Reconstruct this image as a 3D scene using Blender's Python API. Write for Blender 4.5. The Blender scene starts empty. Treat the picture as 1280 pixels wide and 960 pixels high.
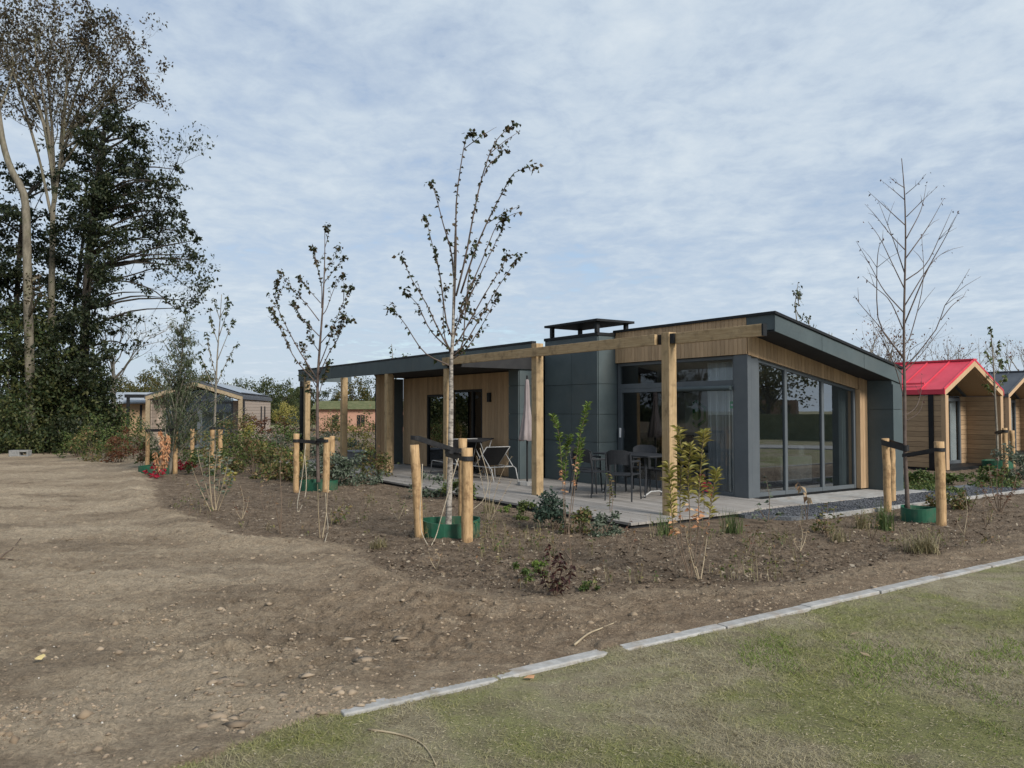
import bpy, bmesh, math, random
import numpy as np
from mathutils import Vector, Matrix

# ------------------------------------------------------------------ camera, sky, sun, exposure
sc = bpy.context.scene
COL = sc.collection
F_PX, EYE, PITCH = 990.0, 1.6, math.atan2(32, 990)
cd = bpy.data.cameras.new('camera'); cam = bpy.data.objects.new('camera', cd); COL.objects.link(cam)
cam.location = (0, 0, EYE); cam.rotation_euler = (math.pi/2 + PITCH, 0, 0)
cd.sensor_width = 36; cd.lens = F_PX/1280*36; cd.clip_end = 2000; cd.clip_start = .05
sc.camera = cam

SUN_EL, SUN_AZ = math.radians(33), math.radians(139)      # azimuth clockwise from +Y: light comes from the right, a little behind
w = bpy.data.worlds.new('World'); sc.world = w; w.use_nodes = True
nt = w.node_tree; nt.nodes.clear()
def N(t, tree=None, **kw):
    n = (tree or nt).nodes.new(t)
    for k, v_ in kw.items(): setattr(n, k, v_)
    return n
def math_node(tree, op, a, b=None):
    n = N('ShaderNodeMath', tree, operation=op)
    for i, x in enumerate((a, b)):
        if x is None: continue
        if isinstance(x, (int, float)): n.inputs[i].default_value = x
        else: tree.links.new(x, n.inputs[i])
    return n.outputs[0]
out = N('ShaderNodeOutputWorld')
sky = N('ShaderNodeTexSky', sky_type='NISHITA'); sky.sun_disc = False
sky.sun_elevation = SUN_EL; sky.sun_rotation = SUN_AZ
sky.altitude = 0; sky.air_density = 1.0; sky.dust_density = .6; sky.ozone_density = 1.5
bg1 = N('ShaderNodeBackground'); bg1.inputs[1].default_value = .10
nt.links.new(sky.outputs[0], bg1.inputs[0])
tc = N('ShaderNodeTexCoord'); sep = N('ShaderNodeSeparateXYZ'); nt.links.new(tc.outputs['Generated'], sep.inputs[0])
zz = math_node(nt, 'ADD', math_node(nt, 'MAXIMUM', sep.outputs[2], 0.0), .10)
px_ = math_node(nt, 'DIVIDE', sep.outputs[0], zz); py_ = math_node(nt, 'DIVIDE', sep.outputs[1], zz)
cmb = N('ShaderNodeCombineXYZ'); nt.links.new(px_, cmb.inputs[0]); nt.links.new(py_, cmb.inputs[1])
def noise(tree, vec, scale, detail, rough, dist=0, mapping=None):
    if mapping:
        m = N('ShaderNodeMapping', tree); m.inputs['Scale'].default_value = mapping[0]; m.inputs['Rotation'].default_value = mapping[1]
        m.inputs['Location'].default_value = mapping[2]
        tree.links.new(vec, m.inputs[0]); vec = m.outputs[0]
    n = N('ShaderNodeTexNoise', tree); n.inputs['Scale'].default_value = scale; n.inputs['Detail'].default_value = detail
    n.inputs['Roughness'].default_value = rough; n.inputs['Distortion'].default_value = dist
    tree.links.new(vec, n.inputs['Vector']); return n.outputs[0]
def ramp(tree, fac, stops):
    r = N('ShaderNodeValToRGB', tree)
    while len(r.color_ramp.elements) < len(stops): r.color_ramp.elements.new(.5)
    for e, (p, c) in zip(r.color_ramp.elements, stops):
        e.position = p; e.color = (*c, 1) if len(c) == 3 else c
    tree.links.new(fac, r.inputs[0]); return r.outputs[0]
cover = noise(nt, cmb.outputs[0], .50, 4, .55, .3, ((1.0, 1.0, 1), (0, 0, math.radians(-20)), (3.1, 1.7, 0)))
fine = noise(nt, cmb.outputs[0], 2.6, 9, .62, .35, ((1.1, 1.0, 1), (0, 0, math.radians(-12)), (7.3, 4.1, 0)))
mottle = noise(nt, cmb.outputs[0], 8.5, 7, .62, .3, ((1.1, .95, 1), (0, 0, math.radians(8)), (1.3, 9.1, 0)))
shade = math_node(nt, 'ADD', math_node(nt, 'MULTIPLY', cover, .38), math_node(nt, 'ADD', math_node(nt, 'MULTIPLY', fine, .34), math_node(nt, 'MULTIPLY', mottle, .28)))
ccol = ramp(nt, shade, [(.37, (.41, .50, .635)), (.46, (.465, .555, .675)), (.54, (.535, .625, .725)), (.65, (.645, .72, .785))])
cmask = ramp(nt, shade, [(.36, (.45, .45, .45)), (.45, (.86, .86, .86)), (.54, (.98, .98, .98))])
bg2 = N('ShaderNodeBackground'); nt.links.new(ccol, bg2.inputs[0]); bg2.inputs[1].default_value = .70
mix = N('ShaderNodeMixShader'); nt.links.new(cmask, mix.inputs[0]); nt.links.new(bg1.outputs[0], mix.inputs[1]); nt.links.new(bg2.outputs[0], mix.inputs[2])
nt.links.new(mix.outputs[0], out.inputs[0])

sl = bpy.data.lights.new('sun', 'SUN'); sl.energy = 2.7; sl.angle = math.radians(18); sl.color = (1, .95, .88)
so = bpy.data.objects.new('sun', sl); COL.objects.link(so)
sdir = Vector((math.sin(SUN_AZ)*math.cos(SUN_EL), math.cos(SUN_AZ)*math.cos(SUN_EL), math.sin(SUN_EL)))
so.rotation_euler = sdir.to_track_quat('Z', 'Y').to_euler(); so.location = sdir*60

sc.view_settings.view_transform = 'Standard'; sc.view_settings.look = 'None'
sc.view_settings.exposure = 0.62; sc.view_settings.gamma = 1; sc.view_settings.use_curve_mapping = False
sc.render.engine = 'CYCLES'
sc.cycles.max_bounces = 8; sc.cycles.transparent_max_bounces = 16; sc.cycles.use_denoising = True
sc.cycles.sample_clamp_indirect = 6

# ------------------------------------------------------------------ helpers
cp, sp = math.cos(PITCH), math.sin(PITCH)
def ray(x, y):
    a = (x-640)/F_PX; b = -(y-480)/F_PX
    return Vector((a, cp-b*sp, sp+b*cp))
def G(x, y, z=0.0):                       # photo point -> ground point
    d = ray(x, y); return Vector((0, 0, EYE)) + d*((z-EYE)/d.z)
def at(x, y, Y):                          # photo point -> point at depth Y
    d = ray(x, y); return Vector((0, 0, EYE)) + d*(Y/d.y)
TH = math.radians(34.1)
KX, KY = 4.1026, 13.7803
UD = Vector((-math.sin(TH), math.cos(TH), 0)); VD = Vector((math.cos(TH), math.sin(TH), 0))
def L2W(v, u, z=0.0):                     # lodge frame (v to the right rear, u to the left rear) -> world
    return Vector((KX, KY, 0)) + VD*v + UD*u + Vector((0, 0, z))

def hash2(ix, iy, seed):
    h = (ix.astype(np.int64)*374761393 + iy.astype(np.int64)*668265263 + seed*1442695041) & 0xFFFFFFFF
    h = ((h ^ (h >> 13))*1274126177) & 0xFFFFFFFF
    h = (h ^ (h >> 16)) & 0xFFFFFF
    return h/float(0xFFFFFF)*2-1
def vnoise(x, y, seed=0):
    x0 = np.floor(x); y0 = np.floor(y); fx = x-x0; fy = y-y0
    fx = fx*fx*fx*(fx*(fx*6-15)+10); fy = fy*fy*fy*(fy*(fy*6-15)+10)
    ix = x0.astype(np.int64); iy = y0.astype(np.int64)
    a = hash2(ix, iy, seed); b = hash2(ix+1, iy, seed); c = hash2(ix, iy+1, seed); d = hash2(ix+1, iy+1, seed)
    return (a*(1-fx)+b*fx)*(1-fy) + (c*(1-fx)+d*fx)*fy
def fbm(x, y, seed, octv=4, gain=.5):
    s = 0; a = 1; t = 0
    for i in range(octv):
        ca, sa = math.cos(.6*i+.3), math.sin(.6*i+.3)
        s = s + a*vnoise((x*ca-y*sa)*2**i, (x*sa+y*ca)*2**i, seed+i*17); t += a; a *= gain
    return s/t
def smooth(e0, e1, x):
    t = np.clip((x-e0)/(e1-e0), 0, 1); return t*t*(3-2*t)

class MB:
    def __init__(s): s.v = []; s.f = []
    def add(s, vs, fs):
        o = len(s.v); s.v += [tuple(p) for p in vs]; s.f += [tuple(i+o for i in f) for f in fs]; return s
    def box(s, a, b):
        x0, y0, z0 = a; x1, y1, z1 = b
        return s.add([(x0,y0,z0),(x1,y0,z0),(x1,y1,z0),(x0,y1,z0),(x0,y0,z1),(x1,y0,z1),(x1,y1,z1),(x0,y1,z1)],
                     [(0,3,2,1),(4,5,6,7),(0,1,5,4),(1,2,6,5),(2,3,7,6),(3,0,4,7)])
    def hexa(s, p):                        # 8 points: bottom 4, top 4
        return s.add(p, [(0,3,2,1),(4,5,6,7),(0,1,5,4),(1,2,6,5),(2,3,7,6),(3,0,4,7)])
    def prism(s, poly, z0, z1):
        n = len(poly)
        return s.add([(x,y,z0) for x,y in poly]+[(x,y,z1) for x,y in poly],
                     [tuple(range(n))[::-1], tuple(range(n,2*n))]+[(i,(i+1)%n,n+(i+1)%n,n+i) for i in range(n)])
    def bar(s, p, q, wd, ht, up=(0,0,1)):  # rectangular bar between two points
        p = Vector(p); q = Vector(q); d = (q-p).normalized(); up = Vector(up)
        sd = d.cross(up)
        if sd.length < 1e-5: sd = d.cross(Vector((1,0,0)))
        sd.normalize(); u2 = sd.cross(d)
        sd = sd*(wd/2); u2 = u2*(ht/2)
        return s.hexa([p-sd-u2, p+sd-u2, q+sd-u2, q-sd-u2, p-sd+u2, p+sd+u2, q+sd+u2, q-sd+u2])
    def tube(s, pts, rad, n=6, cap=True):
        pts = [Vector(p) for p in pts]
        if not isinstance(rad, (list, tuple)): rad = [rad]*len(pts)
        vs = []; ref = None
        for i, p in enumerate(pts):
            d = (pts[min(i+1, len(pts)-1)] - pts[max(i-1, 0)])
            if d.length < 1e-9: d = Vector((0,0,1))
            d.normalize()
            if ref is None:
                ref = d.cross(Vector((0,0,1)))
                if ref.length < .05: ref = d.cross(Vector((1,0,0)))
            ref = (ref - d*ref.dot(d))
            if ref.length < 1e-6: ref = d.cross(Vector((1,.3,0)))
            ref.normalize(); b = d.cross(ref)
            for k in range(n):
                a = 2*math.pi*k/n
                vs.append(p + (ref*math.cos(a) + b*math.sin(a))*rad[i])
        fs = []
        for i in range(len(pts)-1):
            for k in range(n):
                k2 = (k+1) % n
                fs.append((i*n+k, i*n+k2, (i+1)*n+k2, (i+1)*n+k))
        if cap:
            fs.append(tuple(range(n))[::-1]); fs.append(tuple((len(pts)-1)*n+k for k in range(n)))
        return s.add(vs, fs)
    def build(s, name, m, parent=None, smooth_=False, bevel=0, loc=None, rz=0):
        me = bpy.data.meshes.new(name); me.from_pydata(s.v, [], s.f); me.update()
        if smooth_: me.polygons.foreach_set('use_smooth', [True]*len(me.polygons))
        return link(name, me, m, parent, bevel, loc, rz)
def link(name, me, m, parent=None, bevel=0, loc=None, rz=0):
    o = bpy.data.objects.new(name, me); COL.objects.link(o); me.materials.append(m)
    if parent is not None: o.parent = parent
    if loc is not None: o.location = loc
    o.rotation_euler.z = rz
    if bevel:
        b = o.modifiers.new('bevel', 'BEVEL'); b.width = bevel; b.segments = 2; b.limit_method = 'ANGLE'
    return o
def np_mesh(name, V, Fc):                  # numpy verts (n,3), faces (m,k) of one size
    me = bpy.data.meshes.new(name); m, k = Fc.shape
    me.vertices.add(len(V)); me.vertices.foreach_set('co', V.astype(np.float32).ravel())
    me.loops.add(m*k); me.loops.foreach_set('vertex_index', Fc.astype(np.int32).ravel())
    me.polygons.add(m); me.polygons.foreach_set('loop_start', (np.arange(m)*k).astype(np.int32))
    me.update(calc_edges=True); return me
def tag(o, label=None, cat=None, group=None, kind=None):
    if label: o['label'] = label
    if cat: o['category'] = cat
    if group: o['group'] = group
    if kind: o['kind'] = kind
    return o
def thing(name, label, cat, loc=(0,0,0), rz=0, group=None):
    o = bpy.data.objects.new(name, None); COL.objects.link(o); o.location = loc; o.rotation_euler.z = rz
    o.empty_display_size = .2
    return tag(o, label, cat, group)
def copy_tree(o, parent=None):
    c = o.copy(); COL.objects.link(c)
    if parent is not None: c.parent = parent
    for ch in list(o.children): copy_tree(ch, c)
    return c

# ------------------------------------------------------------------ materials
def base_mat(name, rough=.7, spec=.35, metal=0):
    m = bpy.data.materials.new(name); m.use_nodes = True
    b = m.node_tree.nodes['Principled BSDF']
    b.inputs['Roughness'].default_value = rough; b.inputs['Metallic'].default_value = metal
    b.inputs['Specular IOR Level'].default_value = spec
    return m, m.node_tree, b
def add_bump(t, b, fac, strength, dist=.01):
    bp = N('ShaderNodeBump', t); bp.inputs['Strength'].default_value = strength; bp.inputs['Distance'].default_value = dist
    t.links.new(fac, bp.inputs['Height']); t.links.new(bp.outputs[0], b.inputs['Normal'])
def mixc(t, fac, a, b_, mode='MIX'):
    n = N('ShaderNodeMix', t, data_type='RGBA', blend_type=mode)
    if isinstance(fac, (int, float)): n.inputs['Factor'].default_value = fac
    else: t.links.new(fac, n.inputs['Factor'])
    for sname, x in (('A', a), ('B', b_)):
        sock = [i for i in n.inputs if i.name == sname and i.type == 'RGBA'][0]
        if isinstance(x, tuple): sock.default_value = (*x, 1)
        else: t.links.new(x, sock)
    return [o for o in n.outputs if o.type == 'RGBA'][0]
def varied(name, c1, c2, scale=8, rough=.7, stretch=(1,1,1), detail=5, bump=.2, bdist=.005, island=0, spec=.35, dirt=None, metal=0, lo=.35, hi=.65):
    m, t, b = base_mat(name, rough, spec, metal)
    co = N('ShaderNodeTexCoord', t).outputs['Object']
    n = noise(t, co, scale, detail, .6, .2, (stretch, (0,0,0), (0,0,0)))
    c = ramp(t, n, [(lo, c1), (hi, c2)])
    if island:
        r = N('ShaderNodeNewGeometry', t).outputs['Random Per Island']
        k = math_node(t, 'ADD', math_node(t, 'MULTIPLY', r, 2*island), 1-island)
        hs = N('ShaderNodeHueSaturation', t); t.links.new(c, hs.inputs['Color']); t.links.new(k, hs.inputs['Value']); c = hs.outputs[0]
    if dirt:
        n2 = noise(t, co, dirt[1], 4, .6)
        c = mixc(t, ramp(t, n2, [(.5, (0,0,0)), (.72, (dirt[2],)*3)]), c, dirt[0])
    t.links.new(c, b.inputs['Base Color'])
    if bump: add_bump(t, b, n, bump, bdist)
    return m
def leafmat(name, cols, trans=.25, rough=.55, patch=1.2):
    m, t, b = base_mat(name, rough, .3)
    r = N('ShaderNodeNewGeometry', t).outputs['Random Per Island']
    n = len(cols)
    c = ramp(t, r, [((i+.5)/n if n > 1 else 0, col) for i, col in enumerate(cols)])
    co = N('ShaderNodeTexCoord', t).outputs['Object']
    nn = noise(t, co, patch, 2, .5)
    hs = N('ShaderNodeHueSaturation', t); t.links.new(c, hs.inputs['Color'])
    t.links.new(math_node(t, 'ADD', math_node(t, 'MULTIPLY', nn, .7), .65), hs.inputs['Value']); c = hs.outputs[0]
    t.links.new(c, b.inputs['Base Color'])
    tr = N('ShaderNodeBsdfTranslucent', t); t.links.new(c, tr.inputs[0])
    mx = N('ShaderNodeMixShader', t); mx.inputs[0].default_value = trans
    t.links.new(b.outputs[0], mx.inputs[1]); t.links.new(tr.outputs[0], mx.inputs[2])
    t.links.new(mx.outputs[0], t.nodes['Material Output'].inputs[0])
    return m
def glassmat(name, tint=(.78,.82,.82), ior=1.8):
    m = bpy.data.materials.new(name); m.use_nodes = True; t = m.node_tree; t.nodes.clear()
    o = N('ShaderNodeOutputMaterial', t); tr = N('ShaderNodeBsdfTransparent', t); tr.inputs[0].default_value = (*tint, 1)
    gl = N('ShaderNodeBsdfGlossy', t); gl.inputs['Roughness'].default_value = .004; gl.inputs[0].default_value = (.92,.96,1,1)
    fr = N('ShaderNodeFresnel', t); fr.inputs[0].default_value = ior
    co = N('ShaderNodeTexCoord', t).outputs['Object']
    bp = N('ShaderNodeBump', t); bp.inputs['Strength'].default_value = .03; bp.inputs['Distance'].default_value = .02
    t.links.new(noise(t, co, 1.1, 1, .4), bp.inputs['Height']); t.links.new(bp.outputs[0], gl.inputs['Normal'])
    bf = N('ShaderNodeNewGeometry', t).outputs['Backfacing']
    fac = math_node(t, 'MULTIPLY', fr.outputs[0], math_node(t, 'SUBTRACT', 1.0, bf))
    mx = N('ShaderNodeMixShader', t); t.links.new(fac, mx.inputs[0]); t.links.new(tr.outputs[0], mx.inputs[1]); t.links.new(gl.outputs[0], mx.inputs[2])
    t.links.new(mx.outputs[0], o.inputs[0]); return m

M = {}
CL1, CL2 = (.36,.235,.13), (.48,.33,.195)
M['clad'] = varied('wood_cladding', CL1, CL2, 6, .65, (14,14,.6), bump=.25, bdist=.002, island=.16)
M['clad_h'] = varied('wood_cladding_level', (.30,.20,.115), (.42,.29,.17), 6, .7, (.6,.6,14), bump=.25, bdist=.002, island=.14)
M['frame_dull'] = varied('dull_frame', (.24,.185,.115), (.34,.27,.175), 6, .75, (3,3,3), bump=.2, island=.1)
M['clad_grey'] = varied('weathered_cladding', (.30,.24,.19), (.40,.33,.27), 6, .75, (.6,.6,14), bump=.25, bdist=.002, island=.10)
M['post'] = varied('pine_post', (.35,.235,.115), (.48,.345,.195), 5, .65, (12,12,.7), bump=.3, bdist=.003, island=.08, dirt=((.17,.115,.06), 7, .75))
M['beam'] = varied('pine_beam', (.35,.235,.115), (.48,.345,.195), 5, .65, (12,.7,12), bump=.3, bdist=.003, island=.08, dirt=((.17,.115,.06), 7, .75))
M['panel'] = varied('dark_panel', (.057,.076,.080), (.073,.095,.099), 2.2, .5, bump=.03, island=.07, spec=.4, dirt=((.085,.095,.092), 1.4, .5))
M['panel2'] = varied('grey_frame', (.085,.098,.108), (.10,.113,.122), 3, .42, bump=0, spec=.45)
M['black'] = varied('black_trim', (.008,.009,.010), (.014,.015,.016), 5, .5, bump=0, spec=.3)
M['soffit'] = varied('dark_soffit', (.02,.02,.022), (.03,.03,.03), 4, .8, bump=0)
M['roofing'] = varied('roof_membrane', (.04,.04,.042), (.06,.06,.062), 4, .8, bump=.1)
M['deck'] = varied('weathered_decking', (.22,.20,.18), (.33,.305,.275), 5, .8, (14,.6,14), bump=.35, bdist=.003, island=.16, dirt=((.18,.15,.12), 2.0, .5))
M['concrete'] = varied('pale_concrete', (.27,.265,.25), (.38,.37,.35), 14, .85, bump=.3, bdist=.003, island=.07, dirt=((.24,.19,.14), 5.0, .75))
M['stake'] = varied('peeled_pine', (.30,.185,.085), (.53,.355,.185), 5, .7, (9,9,1.1), bump=.7, bdist=.008, island=.0, dirt=((.15,.085,.04), 9, .95), lo=.3, hi=.7)
M['strap'] = varied('black_rubber', (.010,.010,.011), (.02,.02,.021), 20, .55, bump=.1)
M['ring'] = varied('green_plastic', (.012,.075,.042), (.022,.11,.062), 6, .5, bump=.15, dirt=((.10,.085,.06), 4, .5))
M['cord'] = varied('pale_cord', (.34,.28,.20), (.46,.40,.30), 20, .9, bump=0)
M['chair'] = varied('charcoal_resin', (.018,.020,.023), (.028,.030,.034), 30, .55, bump=.05)
M['tube_white'] = varied('white_tube', (.33,.33,.325), (.43,.43,.42), 20, .4, bump=0)
M['sling'] = varied('black_sling', (.012,.012,.014), (.022,.022,.024), 60, .8, bump=.1)
M['parasol'] = varied('mauve_canvas', (.22,.185,.18), (.30,.255,.25), 9, .9, (2,2,.4), bump=.4, bdist=.01)
M['white'] = varied('white_paint', (.66,.66,.65), (.74,.74,.73), 5, .6, bump=0)
M['plaster'] = varied('pale_plaster', (.46,.46,.45), (.54,.54,.53), 3, .85, bump=.05)
M['oakfloor'] = varied('oak_floor', (.20,.13,.08), (.30,.2,.12), 5, .5, (8,.6,8), bump=0)
M['cloth'] = varied('grey_cloth', (.16,.16,.165), (.24,.24,.245), 14, .95, bump=.2)
M['sheer'] = varied('striped_sheer', (.30,.30,.31), (.5,.5,.5), 4, .95, (8,8,.1), bump=0)
M['green'] = varied('sign_green', (.02,.30,.09), (.03,.34,.10), 4, .5, bump=0)
M['blue'] = varied('print_blue', (.06,.08,.22), (.08,.10,.27), 4, .5, bump=0)
M['glass'] = glassmat('window_glass', (.66,.70,.71), 3.3)
M['glass_front'] = glassmat('front_glass', (.80,.83,.84), 1.6)
M['glass_dark'] = glassmat('shaded_glass', (.55,.6,.62), 1.7)
M['red'] = varied('red_metal', (.54,.040,.065), (.64,.055,.085), 2, .5, bump=.05, spec=.4, dirt=((.42,.05,.06), 1.5, .6))
M['slate'] = varied('dark_metal', (.050,.057,.068), (.072,.08,.09), 3, .6, bump=0, spec=.5)
M['solar'] = varied('solar_glass', (.02,.022,.03), (.03,.033,.045), 3, .15, bump=0, spec=.6)
M['pale_roof'] = varied('pale_metal', (.24,.265,.29), (.31,.335,.36), 3, .5, bump=0)
M['pink_brick'] = varied('pink_brick', (.40,.22,.15), (.48,.28,.20), 12, .9, bump=.2)
M['sedum'] = varied('sedum_roof', (.07,.085,.03), (.13,.13,.06), 3, .95, bump=.6, bdist=.1)
M['brick'] = varied('brown_brick', (.16,.09,.06), (.24,.14,.09), 8, .9, bump=.2)
M['gravel'] = varied('slate_chips', (.06,.064,.07), (.19,.20,.215), 70, .8, bump=1.0, bdist=.02)
M['bark_grey'] = varied('grey_bark', (.13,.115,.09), (.26,.235,.19), 6, .9, (3,3,1), bump=.6, bdist=.02)
M['bark_pale'] = varied('pale_bark', (.11,.096,.070), (.215,.19,.145), 4, .9, (2,2,.7), bump=.5, bdist=.03, dirt=((.10,.11,.05), 1.3, .7))
M['bark_dark'] = varied('dark_bark', (.03,.026,.02), (.07,.058,.045), 5, .95, (3,3,1), bump=.6, bdist=.03)
M['bark_red'] = varied('red_brown_bark', (.07,.05,.042), (.13,.098,.08), 9, .8, bump=.3)
M['bark_white'] = varied('speckled_bark', (.13,.115,.10), (.35,.315,.27), 16, .85, (1,1,2.2), bump=.4, bdist=.004, lo=.40, hi=.55)
M['twig'] = varied('brown_twig', (.11,.075,.05), (.19,.14,.10), 9, .9, bump=0)
M['twig_pale'] = varied('straw_stem', (.28,.215,.14), (.40,.33,.22), 9, .9, bump=0)
M['lf_maple'] = leafmat('maple_leaf', [(.030,.042,.018),(.045,.06,.022),(.06,.055,.025),(.085,.06,.03)], .3)
M['lf_dark'] = leafmat('dark_foliage', [(.012,.020,.009),(.020,.032,.012),(.030,.042,.016),(.040,.045,.018)], .2, patch=.35)
M['lf_ivy'] = leafmat('ivy_leaf', [(.022,.036,.012),(.036,.055,.018),(.055,.070,.022),(.080,.082,.028)], .2, patch=.5)
M['lf_sparse'] = leafmat('withered_leaf', [(.035,.028,.018),(.06,.045,.024),(.085,.06,.03),(.05,.05,.022)], .3)
M['lf_olive'] = leafmat('olive_foliage', [(.05,.06,.018),(.075,.08,.022),(.10,.09,.026),(.12,.095,.03)], .3, patch=.18)
M['lf_mid'] = leafmat('mid_foliage', [(.03,.045,.016),(.05,.066,.020),(.065,.075,.024)], .3, patch=.18)
M['lf_yellow'] = leafmat('yellowing_leaf', [(.22,.20,.04),(.32,.28,.07),(.42,.35,.11),(.24,.24,.06)], .35)
M['lf_fresh'] = leafmat('fresh_leaf', [(.09,.15,.025),(.14,.21,.04),(.19,.25,.06),(.12,.18,.035)], .35)
M['lf_orange'] = leafmat('orange_leaf', [(.58,.28,.14),(.68,.40,.22),(.46,.21,.10),(.62,.44,.26)], .35)
M['lf_red'] = leafmat('red_leaf', [(.30,.012,.03),(.42,.02,.05),(.22,.012,.02)], .35)
M['lf_rust'] = leafmat('rusty_leaf', [(.12,.045,.022),(.17,.07,.03),(.09,.035,.025),(.15,.09,.04)], .3)
M['lf_maroon'] = leafmat('maroon_leaf', [(.035,.014,.012),(.055,.02,.016),(.08,.03,.022)], .2)
M['lf_silver'] = leafmat('silvery_leaf', [(.09,.12,.08),(.14,.17,.12),(.19,.21,.16),(.06,.09,.05)], .3)
M['lf_blue'] = leafmat('blue_green_leaf', [(.030,.055,.038),(.045,.075,.052),(.06,.09,.06)], .2)
M['lf_green'] = leafmat('shrub_leaf', [(.045,.075,.02),(.07,.11,.028),(.10,.135,.036),(.14,.155,.05)], .3)
M['lf_mix'] = leafmat('autumn_leaf', [(.06,.09,.024),(.11,.135,.04),(.21,.19,.065),(.22,.12,.065),(.09,.11,.036)], .3)
M['lf_willow'] = leafmat('willow_leaf', [(.055,.075,.038),(.08,.10,.05),(.11,.125,.07)], .3)
M['lf_dry'] = leafmat('dry_leaf', [(.34,.24,.14),(.42,.32,.2),(.28,.18,.11)], .3)
M['lf_grass'] = leafmat('tuft_blade', [(.06,.10,.028),(.09,.13,.04),(.13,.16,.06)], .3)
M['lf_straw'] = leafmat('straw_blade', [(.20,.17,.09),(.30,.25,.14),(.16,.15,.07),(.36,.30,.18)], .3)
M['litter'] = leafmat('bark_chip', [(.06,.044,.032),(.105,.075,.052),(.15,.112,.078),(.21,.165,.115),(.085,.062,.045),(.33,.275,.205)], 0, .9)
M['clod'] = leafmat('soil_clod', [(.20,.152,.105),(.27,.208,.145),(.33,.26,.185),(.235,.18,.125)], 0, .95)

M['clump'] = leafmat('earth_clump', [(.20,.148,.098),(.27,.205,.138),(.33,.255,.175),(.24,.18,.12)], 0, .95)
# soil: path and bed share one material, mixed by the mulch cover stored on the ground
def soil_material():
    m, t, b = base_mat('garden_soil', .95, .15)
    co = N('ShaderNodeTexCoord', t).outputs['Object']
    at_ = N('ShaderNodeAttribute', t, attribute_name='zone'); sp_ = N('ShaderNodeSeparateColor', t); t.links.new(at_.outputs['Color'], sp_.inputs[0])
    big = noise(t, co, .55, 5, .6, .6, ((.7,1.6,1),(0,0,.25),(0,0,0)))
    mid = noise(t, co, 5, 6, .65, .2)
    fin = noise(t, co, 46, 6, .75)
    grit = noise(t, co, 130, 3, .7)
    path = ramp(t, big, [(.34, (.25,.188,.126)), (.50, (.36,.282,.194)), (.64, (.46,.37,.262))])
    path = mixc(t, ramp(t, mid, [(.42, (.0,)*3), (.70, (.55,)*3)]), path, (.45,.365,.26))
    path = mixc(t, ramp(t, mid, [(.28, (.65,)*3), (.42, (0,)*3)]), path, (.15,.108,.075))
    bed = ramp(t, mid, [(.32, (.118,.085,.058)), (.5, (.195,.145,.100)), (.68, (.275,.212,.15))])
    mud = ramp(t, mid, [(.32, (.18,.13,.086)), (.5, (.275,.205,.138)), (.70, (.385,.30,.208))])
    soil = mixc(t, sp_.outputs[1], path, mud)
    e = math_node(t, 'ADD', sp_.outputs[0], math_node(t, 'MULTIPLY', math_node(t, 'SUBTRACT', mid, .5), 1.6))
    cc = mixc(t, ramp(t, e, [(.38, (0,)*3), (.62, (1,)*3)]), soil, bed)
    cc = mixc(t, sp_.outputs[2], cc, (.115,.085,.060))
    hs = N('ShaderNodeHueSaturation', t); t.links.new(cc, hs.inputs['Color'])
    t.links.new(math_node(t, 'ADD', math_node(t, 'ADD', math_node(t, 'MULTIPLY', fin, 1.7), math_node(t, 'MULTIPLY', noise(t, co, 17, 5, .7), 1.2)), -.45), hs.inputs['Value'])
    pale = ramp(t, grit, [(.70, (0,)*3), (.78, (.35,)*3)])
    t.links.new(mixc(t, pale, hs.outputs[0], (.42,.36,.28)), b.inputs['Base Color'])
    h = math_node(t, 'ADD', math_node(t, 'MULTIPLY', fin, .7), math_node(t, 'MULTIPLY', mid, .8))
    add_bump(t, b, h, 1.0, .075)
    return m
def lawn_material():
    m, t, b = base_mat('thin_lawn', .95, .15)
    co = N('ShaderNodeTexCoord', t).outputs['Object']
    big = noise(t, co, .75, 5, .6, .5); mid = noise(t, co, 4.5, 5, .65); fin = noise(t, co, 60, 5, .75)
    soil = ramp(t, mid, [(.3, (.20,.165,.108)), (.55, (.31,.268,.18)), (.72, (.41,.36,.25))])
    grn = ramp(t, mid, [(.3, (.125,.14,.043)), (.6, (.205,.21,.075))])
    e = math_node(t, 'ADD', math_node(t, 'MULTIPLY', big, .75), math_node(t, 'MULTIPLY', mid, .25))
    c = mixc(t, ramp(t, e, [(.46, (.05,)*3), (.58, (.85,)*3)]), soil, grn)
    hs = N('ShaderNodeHueSaturation', t); t.links.new(c, hs.inputs['Color'])
    t.links.new(math_node(t, 'ADD', math_node(t, 'MULTIPLY', fin, 1.2), .4), hs.inputs['Value'])
    t.links.new(hs.outputs[0], b.inputs['Base Color']); add_bump(t, b, fin, .9, .03)
    return m
M['soil'] = soil_material(); M['lawn'] = lawn_material()

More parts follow.
